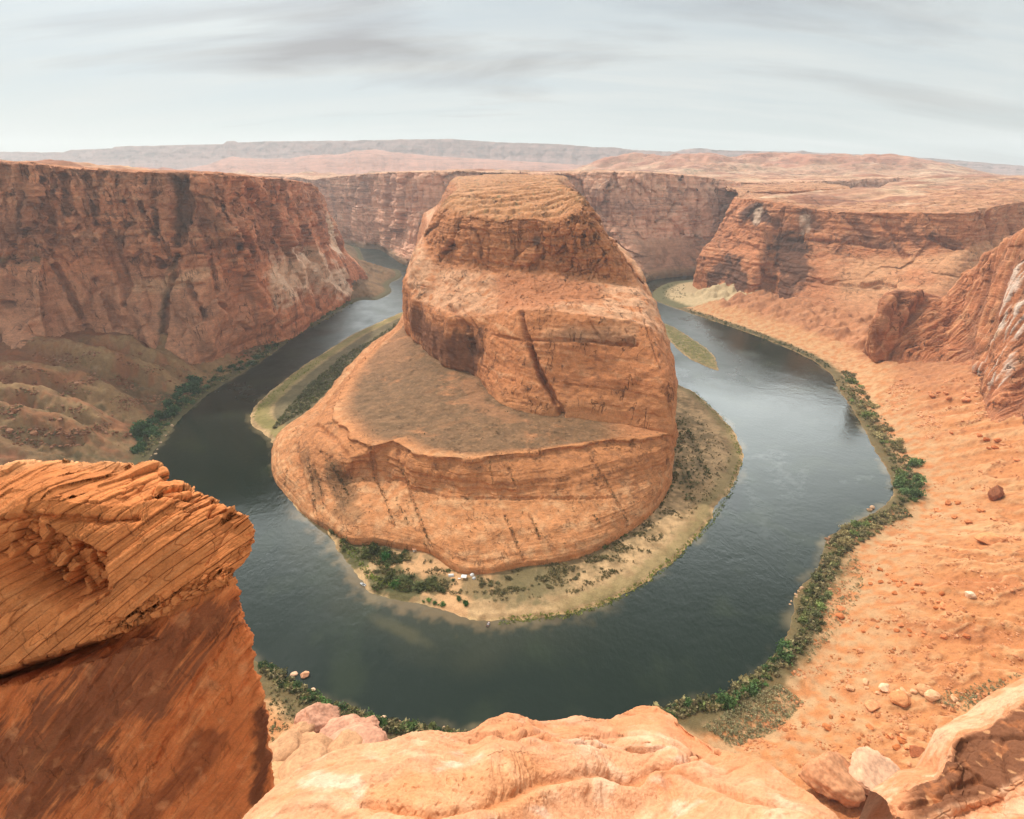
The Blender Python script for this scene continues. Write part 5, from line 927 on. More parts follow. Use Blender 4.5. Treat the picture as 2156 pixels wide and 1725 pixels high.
def build_crag():
    S = [((1868, 1686, 54), (1870, 1693, 53), (1880, 1714, 50), (1888, 1760, 47)), ((1895, 1664, 55), (1898, 1675, 53.5), (1905, 1722, 49.5), (1908, 1790, 46)), ((1926, 1640, 56), (1930, 1652, 54), (1945, 1724, 49), (1945, 1800, 45)), ((1970, 1630, 57), (1972, 1637, 55), (1980, 1712, 49), (1985, 1810, 44)), ((1990, 1602, 58), (1992, 1611, 56), (2000, 1704, 49), (2010, 1810, 43)),
         ((2012, 1550, 61), (2012, 1562, 58.5), (2022, 1698, 49.5), (2035, 1800, 43)), ((2033, 1531, 63), (2034, 1548, 59.5), (2046, 1690, 50), (2062, 1790, 43)), ((2070, 1512, 65), (2074, 1533, 60), (2094, 1676, 50), (2112, 1780, 43)), ((2118, 1478, 67), (2122, 1500, 61), (2128, 1652, 50), (2150, 1770, 43)), ((2156, 1453, 68), (2158, 1478, 62), (2172, 1632, 50), (2200, 1760, 43)), ((2280, 1400, 70), (2282, 1430, 64), (2300, 1590, 52), (2330, 1740, 44)), ((2500, 1300, 74), (2502, 1340, 68), (2520, 1500, 56), (2540, 1700, 46))]
    cols = []
    for s in S:
        a, b, c, d = [P(*p) for p in s]; e = d + (0, -6, -60); cols.append([e, d, c + (0, -.6, -.8), c, lerp(c, b, .5) + (0, .8, 0), b, a, a + (2, 5, -6), a + (4, 9, -80)])
    L = Loft(cols, 1.6, .85, .35, {0: 8, 7: 10, 8: 8}, {9: 30, 10: 20}); x, y, z = L.xyz; ri = L.ri; face = ss(2.9, 3.2, ri) * ss(5.1, 4.8, ri); upc = y * _s + z * _c; q = -math.sin(R(35)) * x + math.cos(R(35)) * upc; al = math.cos(R(35)) * x + math.sin(R(35)) * upc
    f1, f2, idr = worley(al / 7 + .3 * fbm(x / 4, y / 4, z / 4, 2), y / 8, q / 4.2); L.push(face * (.8 * (idr - .5) - .3 * np.exp(-((f2 - f1) / .07) ** 2))); f1, f2, idr = worley(al / 2.4, y / 2.4, q / 1.1); L.push((.3 * (idr - .5) - .2 * np.exp(-((f2 - f1) / .08) ** 2)) * (.4 + .6 * (1 - face)) * ss(6.5, 5.6, ri))
    L.push(.4 * fbm(x / 5, y / 5, z / 5, 4)); L.crack([(1900, 1700), (1945, 1690), (2010, 1660), (2060, 1640)], .5, .9); L.push(.12 * np.tanh(2.5 * pn(al / 6, y / 6, q / .8))); L.push(.12 * fbm(x / .9, y / .9, z / .9, 4)); L.normals(); x, y, z = L.xyz
    n1 = fbm(x / 8, y / 8, z / 8, 4); n2 = fbm(x / 1.6, y / 1.6, z / 1.6, 4); col = np.zeros(x.shape + (3,)) + srgb(196, 132, 92); col = cmix(col, srgb(214, 172, 138), .7 * ss(-.3, .3, n1 + .4 * n2 - .1)); dk = np.zeros(col.shape) + srgb(118, 74, 50); dk = cmix(dk, srgb(178, 110, 68), .7 * ss(.15, .6, fbm(x / 2.2, y / 4, z / 5, 5) + .4 * n1)); dk = cmix(dk, srgb(196, 132, 92), ss(1935, 1895, px)[..., None] if False else ss(1940, 1890, proj(L.p)[0])); dk = cmix(dk, srgb(206, 150, 104), .6 * ss(.45, .6, pn(al / .9, y / 2, q / 2.2) + .4 * n2)); col = cmix(col, dk, face)
    o = L.build('rock_crag', MAT_NEAR, col); tag(o, 'brown stained crag with a pale top in the lower right corner', 'rock')
build_crag()

# ------------------------------------------------------------------ boulders
def boulder_mat():
    m = bpy.data.materials.new('boulder_rock'); m.use_nodes = True; nt = m.node_tree; nt.nodes.clear(); node, put, M, mix, noise, ramp, mapping = NT(nt)
    tc = node('ShaderNodeTexCoord'); n1 = noise(tc.outputs['Object'], 2.2, 6, .62); n2 = noise(tc.outputs['Object'], 9, 4, .6); oc = node('ShaderNodeObjectInfo')
    f = M('ADD', M('MULTIPLY', n1, .6), M('MULTIPLY', n2, .4)); k = M('ADD', M('MULTIPLY', M('SUBTRACT', f, .5), 2.0), 1.0); cb = node('ShaderNodeVectorMath', operation='SCALE'); put(cb.inputs[0], oc.outputs['Color']); put(cb.inputs[3], k)
    bs = node('ShaderNodeBsdfPrincipled'); put(bs.inputs['Base Color'], cb.outputs[0]); bs.inputs['Roughness'].default_value = .92; bs.inputs['Specular IOR Level'].default_value = .15
    bp = node('ShaderNodeBump'); bp.inputs['Strength'].default_value = .7; bp.inputs['Distance'].default_value = .14; put(bp.inputs['Height'], f); put(bs.inputs['Normal'], bp.outputs[0]); o = node('ShaderNodeOutputMaterial'); put(o.inputs[0], bs.outputs[0]); return m
MAT_BOULDER = boulder_mat()
import bmesh
def rock_arrays(seed, sub, cuts, rough):
    bm = bmesh.new(); bmesh.ops.create_icosphere(bm, subdivisions=sub, radius=1); v = np.array([w.co[:] for w in bm.verts]); f = np.array([[w.index for w in q.verts] for q in bm.faces]); bm.free()
    r_ = np.random.default_rng(seed)
    for _ in range(cuts):
        n = unit(r_.normal(size=3)); d = r_.uniform(.45, .8); e = np.maximum(v @ n - d, 0); v = v - e[:, None] * n * .92
    v = v * (1 + rough * fbm(v[:, 0] * 1.3 + seed, v[:, 1] * 1.3, v[:, 2] * 1.3, 4) + rough * .35 * fbm(v[:, 0] * 6 + seed, v[:, 1] * 7, v[:, 2] * 7, 3))[:, None]; return v, f
ROCKS = []
for k in range(8):
    v, f = rock_arrays(k + 3, 5 if k < 3 else 4, 9 if k % 2 else 6, .22); me = mesh_np('boulder', v, f, MAT_BOULDER, None, True); ROCKS.append(me.data); C.objects.unlink(me); bpy.data.objects.remove(me)
def rock(px, py, wP, asp=.7, k=None, col=(200, 132, 84), label=None, group=None, rz=None, tilt=0, sink=.3, deep=.9, pos=None, name='boulder'):
    p = at(px, py)[0] if pos is None else np.asarray(pos, float); dist = np.linalg.norm(p - (0, 0, CAM_Z)); r = wP * dist / FP * .5 / .8
    o = bpy.data.objects.new(name, ROCKS[random.randrange(8) if k is None else k]); C.objects.link(o); o.scale = (r, r * deep, r * asp); o.rotation_euler = (random.uniform(-.2, .2), tilt + random.uniform(-.15, .15), random.uniform(0, 6.28) if rz is None else rz)
    o.location = (p[0], p[1], p[2] + r * asp * .8 * (1 - 2 * sink)); o.color = (*srgb(*col), 1); tag(o, label, 'boulder', group); return o
# single boulders that stand out
rock(1750, 1652, 84, .72, 0, (190, 132, 94), 'huge rounded pink boulder with a dark undercut, beside the bottom ledge', None, .4, .45, .18)
rock(1848, 1662, 76, .5, 1, (206, 158, 126), 'pale pink boulder half buried right of the huge rounded boulder', None, 1.2, .1, .35)
rock(1915, 1712, 60, .35, 4, (180, 128, 96), 'flat pale rock at the foot of the brown crag', None, .4, .1, .4)
rock(1968, 1616, 26, .8, 5, (222, 180, 156), 'small rounded pink boulder against the edge of the brown crag', None, 1., 0, .2)
rock(2092, 1050, 18, 1.5, 3, (150, 92, 62), 'dark pointed boulder standing upright on the orange slope', None, .3, .1, .1)
rock(2086, 1143, 34, .5, 4, (208, 138, 90), 'long low orange boulder below the dark pointed boulder', None, .2, 0, .25)
rock(2037, 1262, 15, .8, 5, (230, 196, 162), 'pale square block alone on the orange slope', None, .6, .3, .15)
rock(1893, 1476, 27, .5, 6, (196, 130, 84), 'large flat topped orange boulder in the stony strip above the crag', None, .2, 0, .25)
rock(1860, 1454, 16, .6, 3, (226, 184, 146), 'pale boulder left of the large flat topped boulder', None, .5, 0, .2)
rock(1838, 1492, 22, .45, 7, (206, 140, 96), 'low orange boulder downhill of the stony strip', None, .9, 0, .25)
rock(1925, 1590, 24, .35, 2, (160, 92, 58), 'dark rust slab lying behind the pink boulder by the crag', None, .3, 0, .3)
rock(642, 1423, 13, .9, 3, (222, 160, 122), 'round pink boulder standing in the water near the left outcrop', None, .3, 0, .2)
rock(618, 1421, 12, .35, 4, (212, 168, 136), 'flat pale rock at the waterline beside the round pink boulder', None, .3, 0, .3)
# pale rock pile below the ledge, lower left
for px, py, w, asp, k, rz, tl, lab in ((675, 1524, 66, .8, 0, .5, .3, 'topmost rounded boulder of the pink rock pile above the ledge'), (712, 1560, 78, .5, 1, .3, .1, 'long pink boulder under the topmost one of the rock pile'), (760, 1552, 62, .7, 2, .9, .2, 'rounded pink boulder at the right shoulder of the rock pile'), (742, 1590, 96, .4, 4, .7, .2, 'broad pale slab at the foot of the rock pile'),
                                       (800, 1576, 52, .5, 5, .2, .1, 'angular orange boulder at the right end of the rock pile'), (640, 1548, 44, .7, 6, .4, .1, 'small orange boulder left of the topmost pink boulder'), (618, 1556, 46, .5, 3, .8, 0, 'low orange boulder at the left end of the rock pile'), (648, 1590, 78, .35, 7, .6, .15, 'flat cream slab cut off by a dark gully'), (660, 1640, 110, .3, 4, 2.2, .1, 'largest flat cream slab beside the left outcrop'), (706, 1602, 88, .35, 5, 1.7, .2, 'long cream slab between the two flat slabs'), (598, 1590, 70, .4, 6, 1.1, 0, 'cream slab leaning out from the left outcrop')):
    rock(px, py, w, asp, k, (196, 142, 114) if px > 655 and py < 1600 else (186, 138, 100), lab, None, rz, tl, .35, .8)
# scattered boulders of the right slope, seen in bands
def band(pts, n, w0, w1, col, label, group, spread=10, asp=(.4, .8)):
    pts = np.array(pts, float)
    for _ in range(n):
        k = random.uniform(0, len(pts) - 1.001); i = int(k); p = lerp(pts[i], pts[i + 1], k - i); c = tuple(np.clip(np.array(col) + random.uniform(-22, 18), 20, 240))
        rock(p[0] + random.gauss(0, spread), p[1] + random.gauss(0, spread * .6), random.uniform(w0, w1) * (1 if random.random() < .8 else 1.5), random.uniform(*asp), None, c, label, group)
band([(1790, 1440), (1850, 1462), (1950, 1470), (2030, 1480)], 16, 6, 13, (214, 160, 118), 'pale orange boulder in the stony strip above the brown crag', 'boulders of the stony strip', 12)
band([(1800, 1200), (1850, 1225), (1930, 1240), (2000, 1275)], 18, 5, 11, (200, 122, 74), 'rust boulder in the rubble halfway up the right slope', 'boulders halfway up the right slope', 16)
band([(1740, 1290), (1850, 1320), (1950, 1340), (2100, 1360)], 14, 5, 10, (196, 118, 72), 'rust boulder in the lower rubble band of the right slope', 'boulders of the lower rubble band', 16)
band([(1960, 1065), (2020, 1080), (2120, 1100)], 10, 5, 10, (198, 124, 78), 'rust boulder on the slope around the dark pointed boulder', 'boulders around the dark pointed boulder', 16)
band([(1780, 1530), (1860, 1545), (1920, 1580)], 14, 5, 12, (200, 124, 76), 'rust boulder on the slope behind the huge rounded boulder', 'boulders behind the huge rounded boulder', 16)
band([(1900, 800), (1980, 830), (2060, 850)], 14, 4, 9, (206, 136, 92), 'orange boulder in the gullies under the white fins', 'boulders under the white fins', 14)
band([(2010, 900), (2090, 930), (2130, 960)], 7, 4, 9, (192, 112, 66), 'rust boulder on the smooth slope below the white fins', 'boulders on the smooth upper slope', 16)
band([(1745, 1128), (1742, 1150), (1738, 1180), (1730, 1195)], 12, 3, 6, (150, 112, 84), 'brown stone at the waterline of the right bank', 'stones along the right waterline', 3)
band([(1826, 1076), (1836, 1072), (1845, 1078)], 3, 5, 7, (176, 138, 106), 'brown rock standing in the water off the right bank', 'rocks in the water off the right bank', 3)
band([(1690, 1235), (1675, 1255), (1668, 1275)], 9, 3, 5, (176, 136, 102), 'pale stone on the small point of the right bank', 'stones on the small point', 2)
band([(640, 1440), (700, 1484), (780, 1508), (850, 1522), (1010, 1536)], 16, 3, 7, (214, 170, 136), 'pale stone at the waterline below the rock pile', 'stones along the near waterline', 2.5)
band([(380, 878), (345, 925), (318, 965)], 8, 3, 5, (190, 160, 130), 'pale stone at the waterline below the left cliff', 'stones along the left waterline', 2)

# loose stones too many to count
def stones(name, pts, size, col, label):
    V, F, K = [], [], []; base = [rock_arrays(40 + k, 1, 4, .2) for k in range(4)]; nv = 0
    for p in pts:
        v, f = base[random.randrange(4)]; r = size * math.exp(random.gauss(0, .45)); a = random.uniform(0, 6.28); ca, sa = math.cos(a), math.sin(a)
        w = v * (r, r * random.uniform(.6, 1), r * random.uniform(.35, .7)); w = np.stack([w[:, 0] * ca - w[:, 1] * sa, w[:, 0] * sa + w[:, 1] * ca, w[:, 2]], 1) + p; V.append(w); F.append(f + nv); nv += len(v)
        K.append(np.repeat([srgb(*np.clip(np.array(col) + random.uniform(-30, 24), 10, 245))], len(v), 0))
    o = mesh_np(name, np.concatenate(V), np.concatenate(F), MAT_GROUND, np.concatenate(K), False); tag(o, label, 'rubble', kind='stuff')
def strew(n, poly, f=None):
    poly = np.array(poly, float); lo, hi = poly.min(0), poly.max(0); out = []
    while len(out) < n:
        a = rng.uniform(lo, hi, (n * 3, 2)); m = inside(a[:, 0], a[:, 1], poly); a = a[m]
        if f is not None: a = a[f(a)]
        out += list(a)
    a = np.array(out[:n]); return at(a[:, 0], a[:, 1])
def clumpy(a): return pn(a[:, 0] / 60, a[:, 1] / 22, 3.0 + 0 * a[:, 0]) + rng.uniform(-.25, .25, len(a)) > .26
stones('rubble', strew(2600, [(1760, 1130), (1900, 1060), (2150, 900), (2156, 1440), (2000, 1500), (1900, 1640), (1700, 1640), (1520, 1560), (1640, 1460), (1740, 1300)], clumpy), .7, (190, 126, 84), 'orange rubble strewn over the right slope')
stones('gravel', strew(900, [(1870, 790), (2080, 800), (2100, 870), (1960, 930), (1850, 860)], clumpy), .9, (212, 148, 106), 'pale rubble in the gullies under the fins')
stones('rubble', strew(1300, [(0, 750), (120, 745), (330, 745), (420, 780), (330, 870), (250, 940), (0, 950)], clumpy), 1.3, (140, 94, 66), 'rust brown rubble on the spurs under the left cliff')
stones('rubble', np.array([p for p in BUTTE.pick([(1060 + 170 * a, 560 + 85 * b) for a, b in rng.random((150, 2))])]), .9, (196, 124, 78), 'brown rubble on the shelf of the butte')

# ------------------------------------------------------------------ shrubs
def leaf_mat():
    m = bpy.data.materials.new('foliage'); m.use_nodes = True; nt = m.node_tree; nt.nodes.clear(); node, put, M, mix, noise, ramp, mapping = NT(nt)
    at_ = node('ShaderNodeAttribute', attribute_name='Col'); oc = node('ShaderNodeObjectInfo'); c = mix(1.0, at_.outputs[0], oc.outputs['Color'], 'MULTIPLY')
    bs = node('ShaderNodeBsdfDiffuse'); put(bs.inputs[0], c); tr = node('ShaderNodeBsdfTranslucent'); put(tr.inputs[0], c); mx = node('ShaderNodeMixShader'); mx.inputs[0].default_value = .3; put(mx.inputs[1], bs.outputs[0]); put(mx.inputs[2], tr.outputs[0]); o = node('ShaderNodeOutputMaterial'); put(o.inputs[0], mx.outputs[0]); return m
MAT_LEAF = leaf_mat()
def leaves(r_, n, clumps, size, flat=.75, spread=.34):
    cc = r_.normal(size=(clumps, 3)); cc /= np.linalg.norm(cc, axis=1)[:, None]; cc *= r_.uniform(.35, .85, (clumps, 1)); cc[:, 2] = np.abs(cc[:, 2]) * flat + .12; tone = r_.uniform(.6, 1.4, clumps)
    k = r_.integers(0, clumps, n); p = cc[k] + r_.normal(size=(n, 3)) * spread * (.6, .6, .5); p[:, 2] = np.maximum(p[:, 2], .02)
    a = r_.normal(size=(n, 3)); a /= np.linalg.norm(a, axis=1)[:, None]; b = np.cross(a, r_.normal(size=(n, 3))); b /= np.linalg.norm(b, axis=1)[:, None]; s = size * r_.uniform(.6, 1.3, (n, 1))
    v = np.stack([p + a * s, p + b * s * .6, p - a * s, p - b * s * .6], 1).reshape(-1, 3); q = np.arange(4 * n).reshape(n, 4)
    t = tone[k] * r_.uniform(.75, 1.25, n); c = np.stack([t, t * r_.uniform(.95, 1.05, n), t], 1) * 1.6; return v, q, np.repeat(c, 4, 0)
SHRUBS = []
for k in range(8):
    v, q, c = leaves(np.random.default_rng(100 + k), 420, 9 + k, .15); me = mesh_np('shrub', v, q, MAT_LEAF, c, False); SHRUBS.append(me.data); C.objects.unlink(me); bpy.data.objects.remove(me)
def shrub(px, py, wP, hgt, col, label, group, name='shrub', cat='shrub'):
    p = at(px, py)[0]; dist = np.linalg.norm(p - (0, 0, CAM_Z)); r = max(wP * dist / FP * .5, .7); o = bpy.data.objects.new(name, SHRUBS[random.randrange(8)]); C.objects.link(o)
    o.scale = (r, r * random.uniform(.8, 1.1), r * hgt * random.uniform(.8, 1.25)); o.rotation_euler = (0, 0, random.uniform(0, 6.28)); o.location = (p[0], p[1], p[2] - .1 * r); k = random.uniform(.75, 1.3); w = random.uniform(-.06, .06)
    c = srgb(*col) * k; o.color = (c[0] * (1 + w), c[1], c[2] * (1 - w), 1); tag(o, label, cat, group); return o
def row(pts, n, off, w0, w1, col, label, group, hgt=.9, alt=None):
    pts = np.array(pts, float); seg = np.linalg.norm(np.diff(pts, axis=0), axis=1); cum = np.concatenate([[0], np.cumsum(seg)])
    for k in range(n):
        t = (k + random.random()) / n * cum[-1]; i = min(np.searchsorted(cum, t, 'right') - 1, len(seg) - 1); e = pts[i + 1] - pts[i]; p = pts[i] + e * ((t - cum[i]) / seg[i]); nrm = np.array([-e[1], e[0]]) / max(seg[i], 1e-6)
        p = p + nrm * random.uniform(*off); c = alt if alt and random.random() < .22 else col; shrub(p[0], p[1], random.uniform(w0, w1) * random.choice((.5, .7, .9, 1.0, 1.0, 1.3)), hgt * random.uniform(.7, 1.3), c, label, group)
GA, GB, GC = (92, 96, 58), (126, 114, 80), (112, 120, 72)
row([(1762, 800), (1800, 850), (1845, 915), (1880, 960)], 26, (-32, 3), 14, 24, GB, 'dusty olive shrub on the right bank under the striped gullies', 'shrubs on the upper right bank', .9, GC)
row([(1885, 985), (1895, 1030), (1900, 1060)], 18, (-48, 3), 16, 26, (86, 100, 62), 'bright green shrub of the thicket at the right bend of the river', 'thicket at the right bend', 1.0, GC)
row([(1880, 1075), (1830, 1098), (1775, 1118), (1748, 1150), (1738, 1190)], 26, (-26, 4), 14, 22, GB, 'olive shrub on the right bank between the bend and the small point', 'shrubs between the bend and the point', .9, GC)
row([(1720, 1215), (1690, 1260), (1685, 1300), (1690, 1335)], 20, (-42, 4), 16, 26, (92, 92, 60), 'grey green shrub on the small point of the right bank', 'shrubs on the small point', .9, GC)
row([(1668, 1350), (1625, 1400), (1580, 1440), (1535, 1468)], 26, (-22, 5), 16, 26, (66, 84, 50), 'dark green shrub on the near right bank below the small point', 'shrubs on the near right bank', 1.0, (84, 108, 58))
row([(1530, 1470), (1440, 1488), (1380, 1500), (1310, 1530)], 20, (-18, 6), 16, 28, (64, 84, 50), 'dark green shrub on the near bank behind the bottom ledge', 'shrubs behind the bottom ledge', 1.0, (84, 108, 58))
row([(552, 1400), (600, 1432), (660, 1470), (720, 1502), (800, 1524), (880, 1540), (1000, 1552)], 42, (-5, 14), 16, 28, (64, 80, 48), 'dark green shrub on the near bank right of the left outcrop', 'shrubs right of the left outcrop', 1.0, (80, 104, 56))
row([(300, 965), (320, 925), (355, 885), (392, 852), (430, 822)], 44, (-32, 5), 18, 30, (62, 80, 52), 'dark green shrub on the left bank at the foot of the tan spurs', 'shrubs below the tan spurs', 1.0)
row([(432, 818), (475, 792), (540, 758), (585, 728)], 24, (-13, 4), 12, 18, (70, 82, 56), 'dark green shrub on the left bank under the middle of the cliff', 'shrubs under the left cliff', .9)
row([(590, 722), (640, 692), (700, 658), (740, 640)], 20, (-9, 3), 9, 14, (96, 98, 62), 'small olive shrub on the far left bank under the pale cliff end', 'shrubs under the pale cliff end', .8)
# campsite on the inner bank
row([(700, 1112), (730, 1128), (765, 1148), (800, 1172), (860, 1168)], 20, (-10, 16), 16, 28, (74, 78, 48), 'dark shrub at the foot of the slab above the green shore', 'shrubs at the foot of the slab', .9)
row([(806, 1215), (850, 1222), (880, 1240), (930, 1232)], 20, (-12, 14), 18, 30, (78, 80, 50), 'brownish shrub of the thicket between the boat and the camp', 'thicket between boat and camp', .8)
shrub(812, 1180, 26, 1.2, (52, 84, 44), 'round bright green tree left of the camp below the slab', None, 'tree', 'tree'); shrub(979, 1272, 15, 1.3, (52, 80, 42), 'small dark green tree alone on the sand near the shore', None, 'tree', 'tree'); shrub(966, 1262, 14, 1.2, (66, 84, 48), 'small green tree just left of the lone tree on the sand', None, 'tree', 'tree')
shrub(836, 1232, 26, .9, (66, 96, 48), 'green shrub in the middle of the brownish thicket', None); shrub(955, 1224, 8, 1., (60, 74, 46), 'tiny dark shrub in front of the white tents', None); shrub(944, 1205, 13, .9, (90, 92, 56), 'olive shrub behind the long white tent', None)
row([(890, 1265), (920, 1272), (935, 1278)], 5, (-5, 5), 12, 20, (70, 92, 48), 'green shrub at the shore in front of the sand', 'shrubs at the shore', .6)
row([(1150, 1182), (1210, 1165), (1260, 1142), (1310, 1118), (1390, 1062), (1416, 1010)], 26, (-8, 6), 8, 15, (70, 82, 48), 'dark shrub along the right foot of the slab', 'shrubs along the right foot of the slab', .9)
row([(1000, 1228), (1100, 1232), (1180, 1222), (1260, 1198), (1340, 1150), (1400, 1100)], 30, (-16, 16), 7, 13, (98, 90, 62), 'low grey brown shrub on the sandy flat right of the camp', 'low shrubs right of the camp', .6)
# low scrub and undergrowth nobody could count
def tufts(name, pts, size, cols, n, label, cat='scrub', flat=.6):
    V, Q, K = [], [], []; base = [leaves(np.random.default_rng(300 + k), n, 4, .30, flat, .42) for k in range(5)]; nv = 0; cols = [srgb(*c) for c in cols]
    for p in pts:
        v, q, c = base[random.randrange(5)]; r = size * math.exp(random.gauss(0, .35)); a = random.uniform(0, 6.28); ca, sa = math.cos(a) * r, math.sin(a) * r
        V.append(np.stack([v[:, 0] * ca - v[:, 1] * sa, v[:, 0] * sa + v[:, 1] * ca, v[:, 2] * r], 1) + p); Q.append(q + nv); nv += len(v); K.append(c * cols[random.randrange(len(cols))] * random.uniform(.8, 1.25))
    o = mesh_np(name, np.concatenate(V), np.concatenate(Q), MAT_LEAF, np.concatenate(K), False); o.color = (1, 1, 1, 1); tag(o, label, cat, kind='stuff')
def strip(pts, n, off):
    pts = np.array(pts, float); out = []; seg = np.linalg.norm(np.diff(pts, axis=0), axis=1); cum = np.concatenate([[0], np.cumsum(seg)])
    for _ in range(n):
        t = random.random() * cum[-1]; i = min(np.searchsorted(cum, t, 'right') - 1, len(seg) - 1); e = pts[i + 1] - pts[i]; out.append(pts[i] + e * ((t - cum[i]) / seg[i]) + np.array([-e[1], e[0]]) / seg[i] * random.uniform(*off))
    a = np.array(out); return at(a[:, 0], a[:, 1])
tufts('undergrowth', np.concatenate([strip([(1762, 800), (1845, 915), (1885, 985), (1900, 1060), (1830, 1098), (1748, 1145), (1720, 1215), (1688, 1270), (1690, 1335)], 850, (-32, 7)), strip([(1690, 1335), (1625, 1400), (1535, 1468), (1380, 1500), (1310, 1530)], 480, (-22, 7)), strip([(552, 1400), (660, 1470), (800, 1524), (1000, 1552)], 480, (-7, 16)), strip([(300, 965), (355, 885), (430, 822), (540, 758), (640, 692), (740, 640)], 600, (-24, 7))]), 2.1, [GA, GB, (104, 100, 66), (122, 110, 80), (88, 82, 58)], 36, 'olive undergrowth filling the banks between the shrubs', 'undergrowth')
tufts('scrub', np.concatenate([strew(1700, [(575, 905), (600, 868), (650, 812), (720, 752), (790, 712), (850, 668), (852, 684), (800, 722), (745, 765), (700, 815), (650, 862), (600, 890)]), strew(120, [(1436, 880), (1470, 940), (1500, 1010), (1440, 1060), (1418, 1010)])]), 1.9, [(92, 90, 62), (104, 98, 68), (84, 86, 56)], 26, 'dark brush covering the inner left bank and the shaded bar')
tufts('scrub', np.concatenate([strew(360, [(690, 1110), (800, 1148), (880, 1168), (870, 1240), (800, 1255), (745, 1190)], clumpy), strip([(1150, 1186), (1230, 1164), (1317, 1122), (1390, 1060), (1416, 1010), (1424, 940), (1440, 880)], 420, (-12, 8))]), 1.7, [(88, 84, 54), (104, 94, 62), (84, 90, 54)], 28, 'dark brush along the foot of the slab')
tufts('scrub', np.concatenate([strew(1500, [(760, 1150), (900, 1180), (1000, 1215), (1160, 1190), (1400, 1060), (1440, 1090), (1340, 1190), (1200, 1255), (1000, 1270), (940, 1250), (800, 1225)], clumpy), strew(280, [(1440, 860), (1480, 880), (1540, 960), (1500, 1050), (1450, 1090)])]), 1.1, [(104, 94, 64), (88, 84, 54), (118, 106, 76)], 22, 'low grey scrub on the sandy flats around the camp')
tufts('grass', np.concatenate([strip([(1050, 1300), (1200, 1286), (1290, 1255), (1350, 1222), (1420, 1165), (1490, 1095), (1530, 1030), (1552, 965), (1520, 895), (1450, 830)], 1300, (3, 15)), strip([(700, 1122), (745, 1185), (775, 1225), (850, 1250)], 380, (-16, -2)), strip([(535, 885), (570, 850), (640, 790), (700, 752)], 320, (-16, -2)), strew(420, [(1392, 684), (1445, 712), (1490, 740), (1506, 768), (1460, 752), (1420, 724)])]), .9, [(106, 116, 52), (124, 126, 62), (92, 104, 48)], 14, 'green reeds along the sandy shores', 'reeds', .5)
tufts('sagebrush', np.concatenate([strew(1500, [(1480, 1530), (1560, 1480), (1640, 1440), (1690, 1480), (1640, 1540), (1540, 1575)], lambda a: rng.random(len(a)) < .8), strew(700, [(1720, 1200), (1800, 1150), (1820, 1240), (1760, 1330), (1700, 1400), (1690, 1350)]), strew(300, [(1940, 1480), (2060, 1440), (2156, 1420), (2040, 1500)])]), .85, [(132, 124, 92), (116, 112, 80), (142, 132, 100)], 14, 'grey sagebrush behind the near right bank', 'sagebrush')
tufts('scrub', np.concatenate([strew(700, [(0, 860), (100, 770), (300, 760), (420, 780), (330, 880), (280, 940), (0, 940)], clumpy), strew(380, [(560, 1400), (700, 1510), (830, 1560), (620, 1600), (570, 1560)])]), 1.1, [(82, 80, 54), (100, 94, 62)], 16, 'dark scrub dotted over the tan slopes')
sl_ = []
for ln in SCRUB_LINES:
    p = np.array(ln, float); seg = np.linalg.norm(np.diff(p, axis=0), axis=1); m = int(seg.sum() / 3.6)
    for _ in range(m):
        t = random.random() * seg.sum(); i = min(np.searchsorted(np.cumsum(seg), t), len(seg) - 1); u = (t - (np.cumsum(seg)[i] - seg[i])) / seg[i]; sl_.append(c5(*(lerp(p[i], p[i + 1], u) + np.random.default_rng(len(sl_)).normal(0, 3.0, 2))))
a = rng.random((6000, 2)) * (860, 330) + (580, 860); nn = pn(a[:, 0] / 40, a[:, 1] / 30, 0 * a[:, 0]) + rng.uniform(-.4, .4, 6000); a = a[nn > .42][:420]
b = np.array([c5(*q) for q in zip(rng.normal(430, 40, 150), rng.normal(290, 60, 150))])
sl_ += [tuple(q) for q in a] + [tuple(q) for q in b]
w = BENCH.pick(sl_); q = np.array(sl_); pxx, pyy, _ = proj(w); w = w[np.hypot(pxx - q[:, 0], pyy - q[:, 1]) < 4]
tufts('scrub', w, .80, [(84, 74, 50), (72, 68, 44), (98, 84, 58)], 14, 'small dark scrub lined up in the cracks of the slab')
fr_ = [(1395 + 50 * rng.random(), 600 + 32 * rng.random()) for _ in range(130)]
fr_ = np.array(fr_); tufts('scrub', np.concatenate([at(fr_[:, 0], fr_[:, 1]), strip([(1440, 655), (1560, 697), (1680, 742), (1745, 780)], 330, (-9, 0)), strip([(1350, 588), (1400, 581), (1465, 576)], 60, (0, 4))]), 1.8, [(72, 76, 52), (86, 84, 58)], 20, 'dark brush on the far point bar and bank')

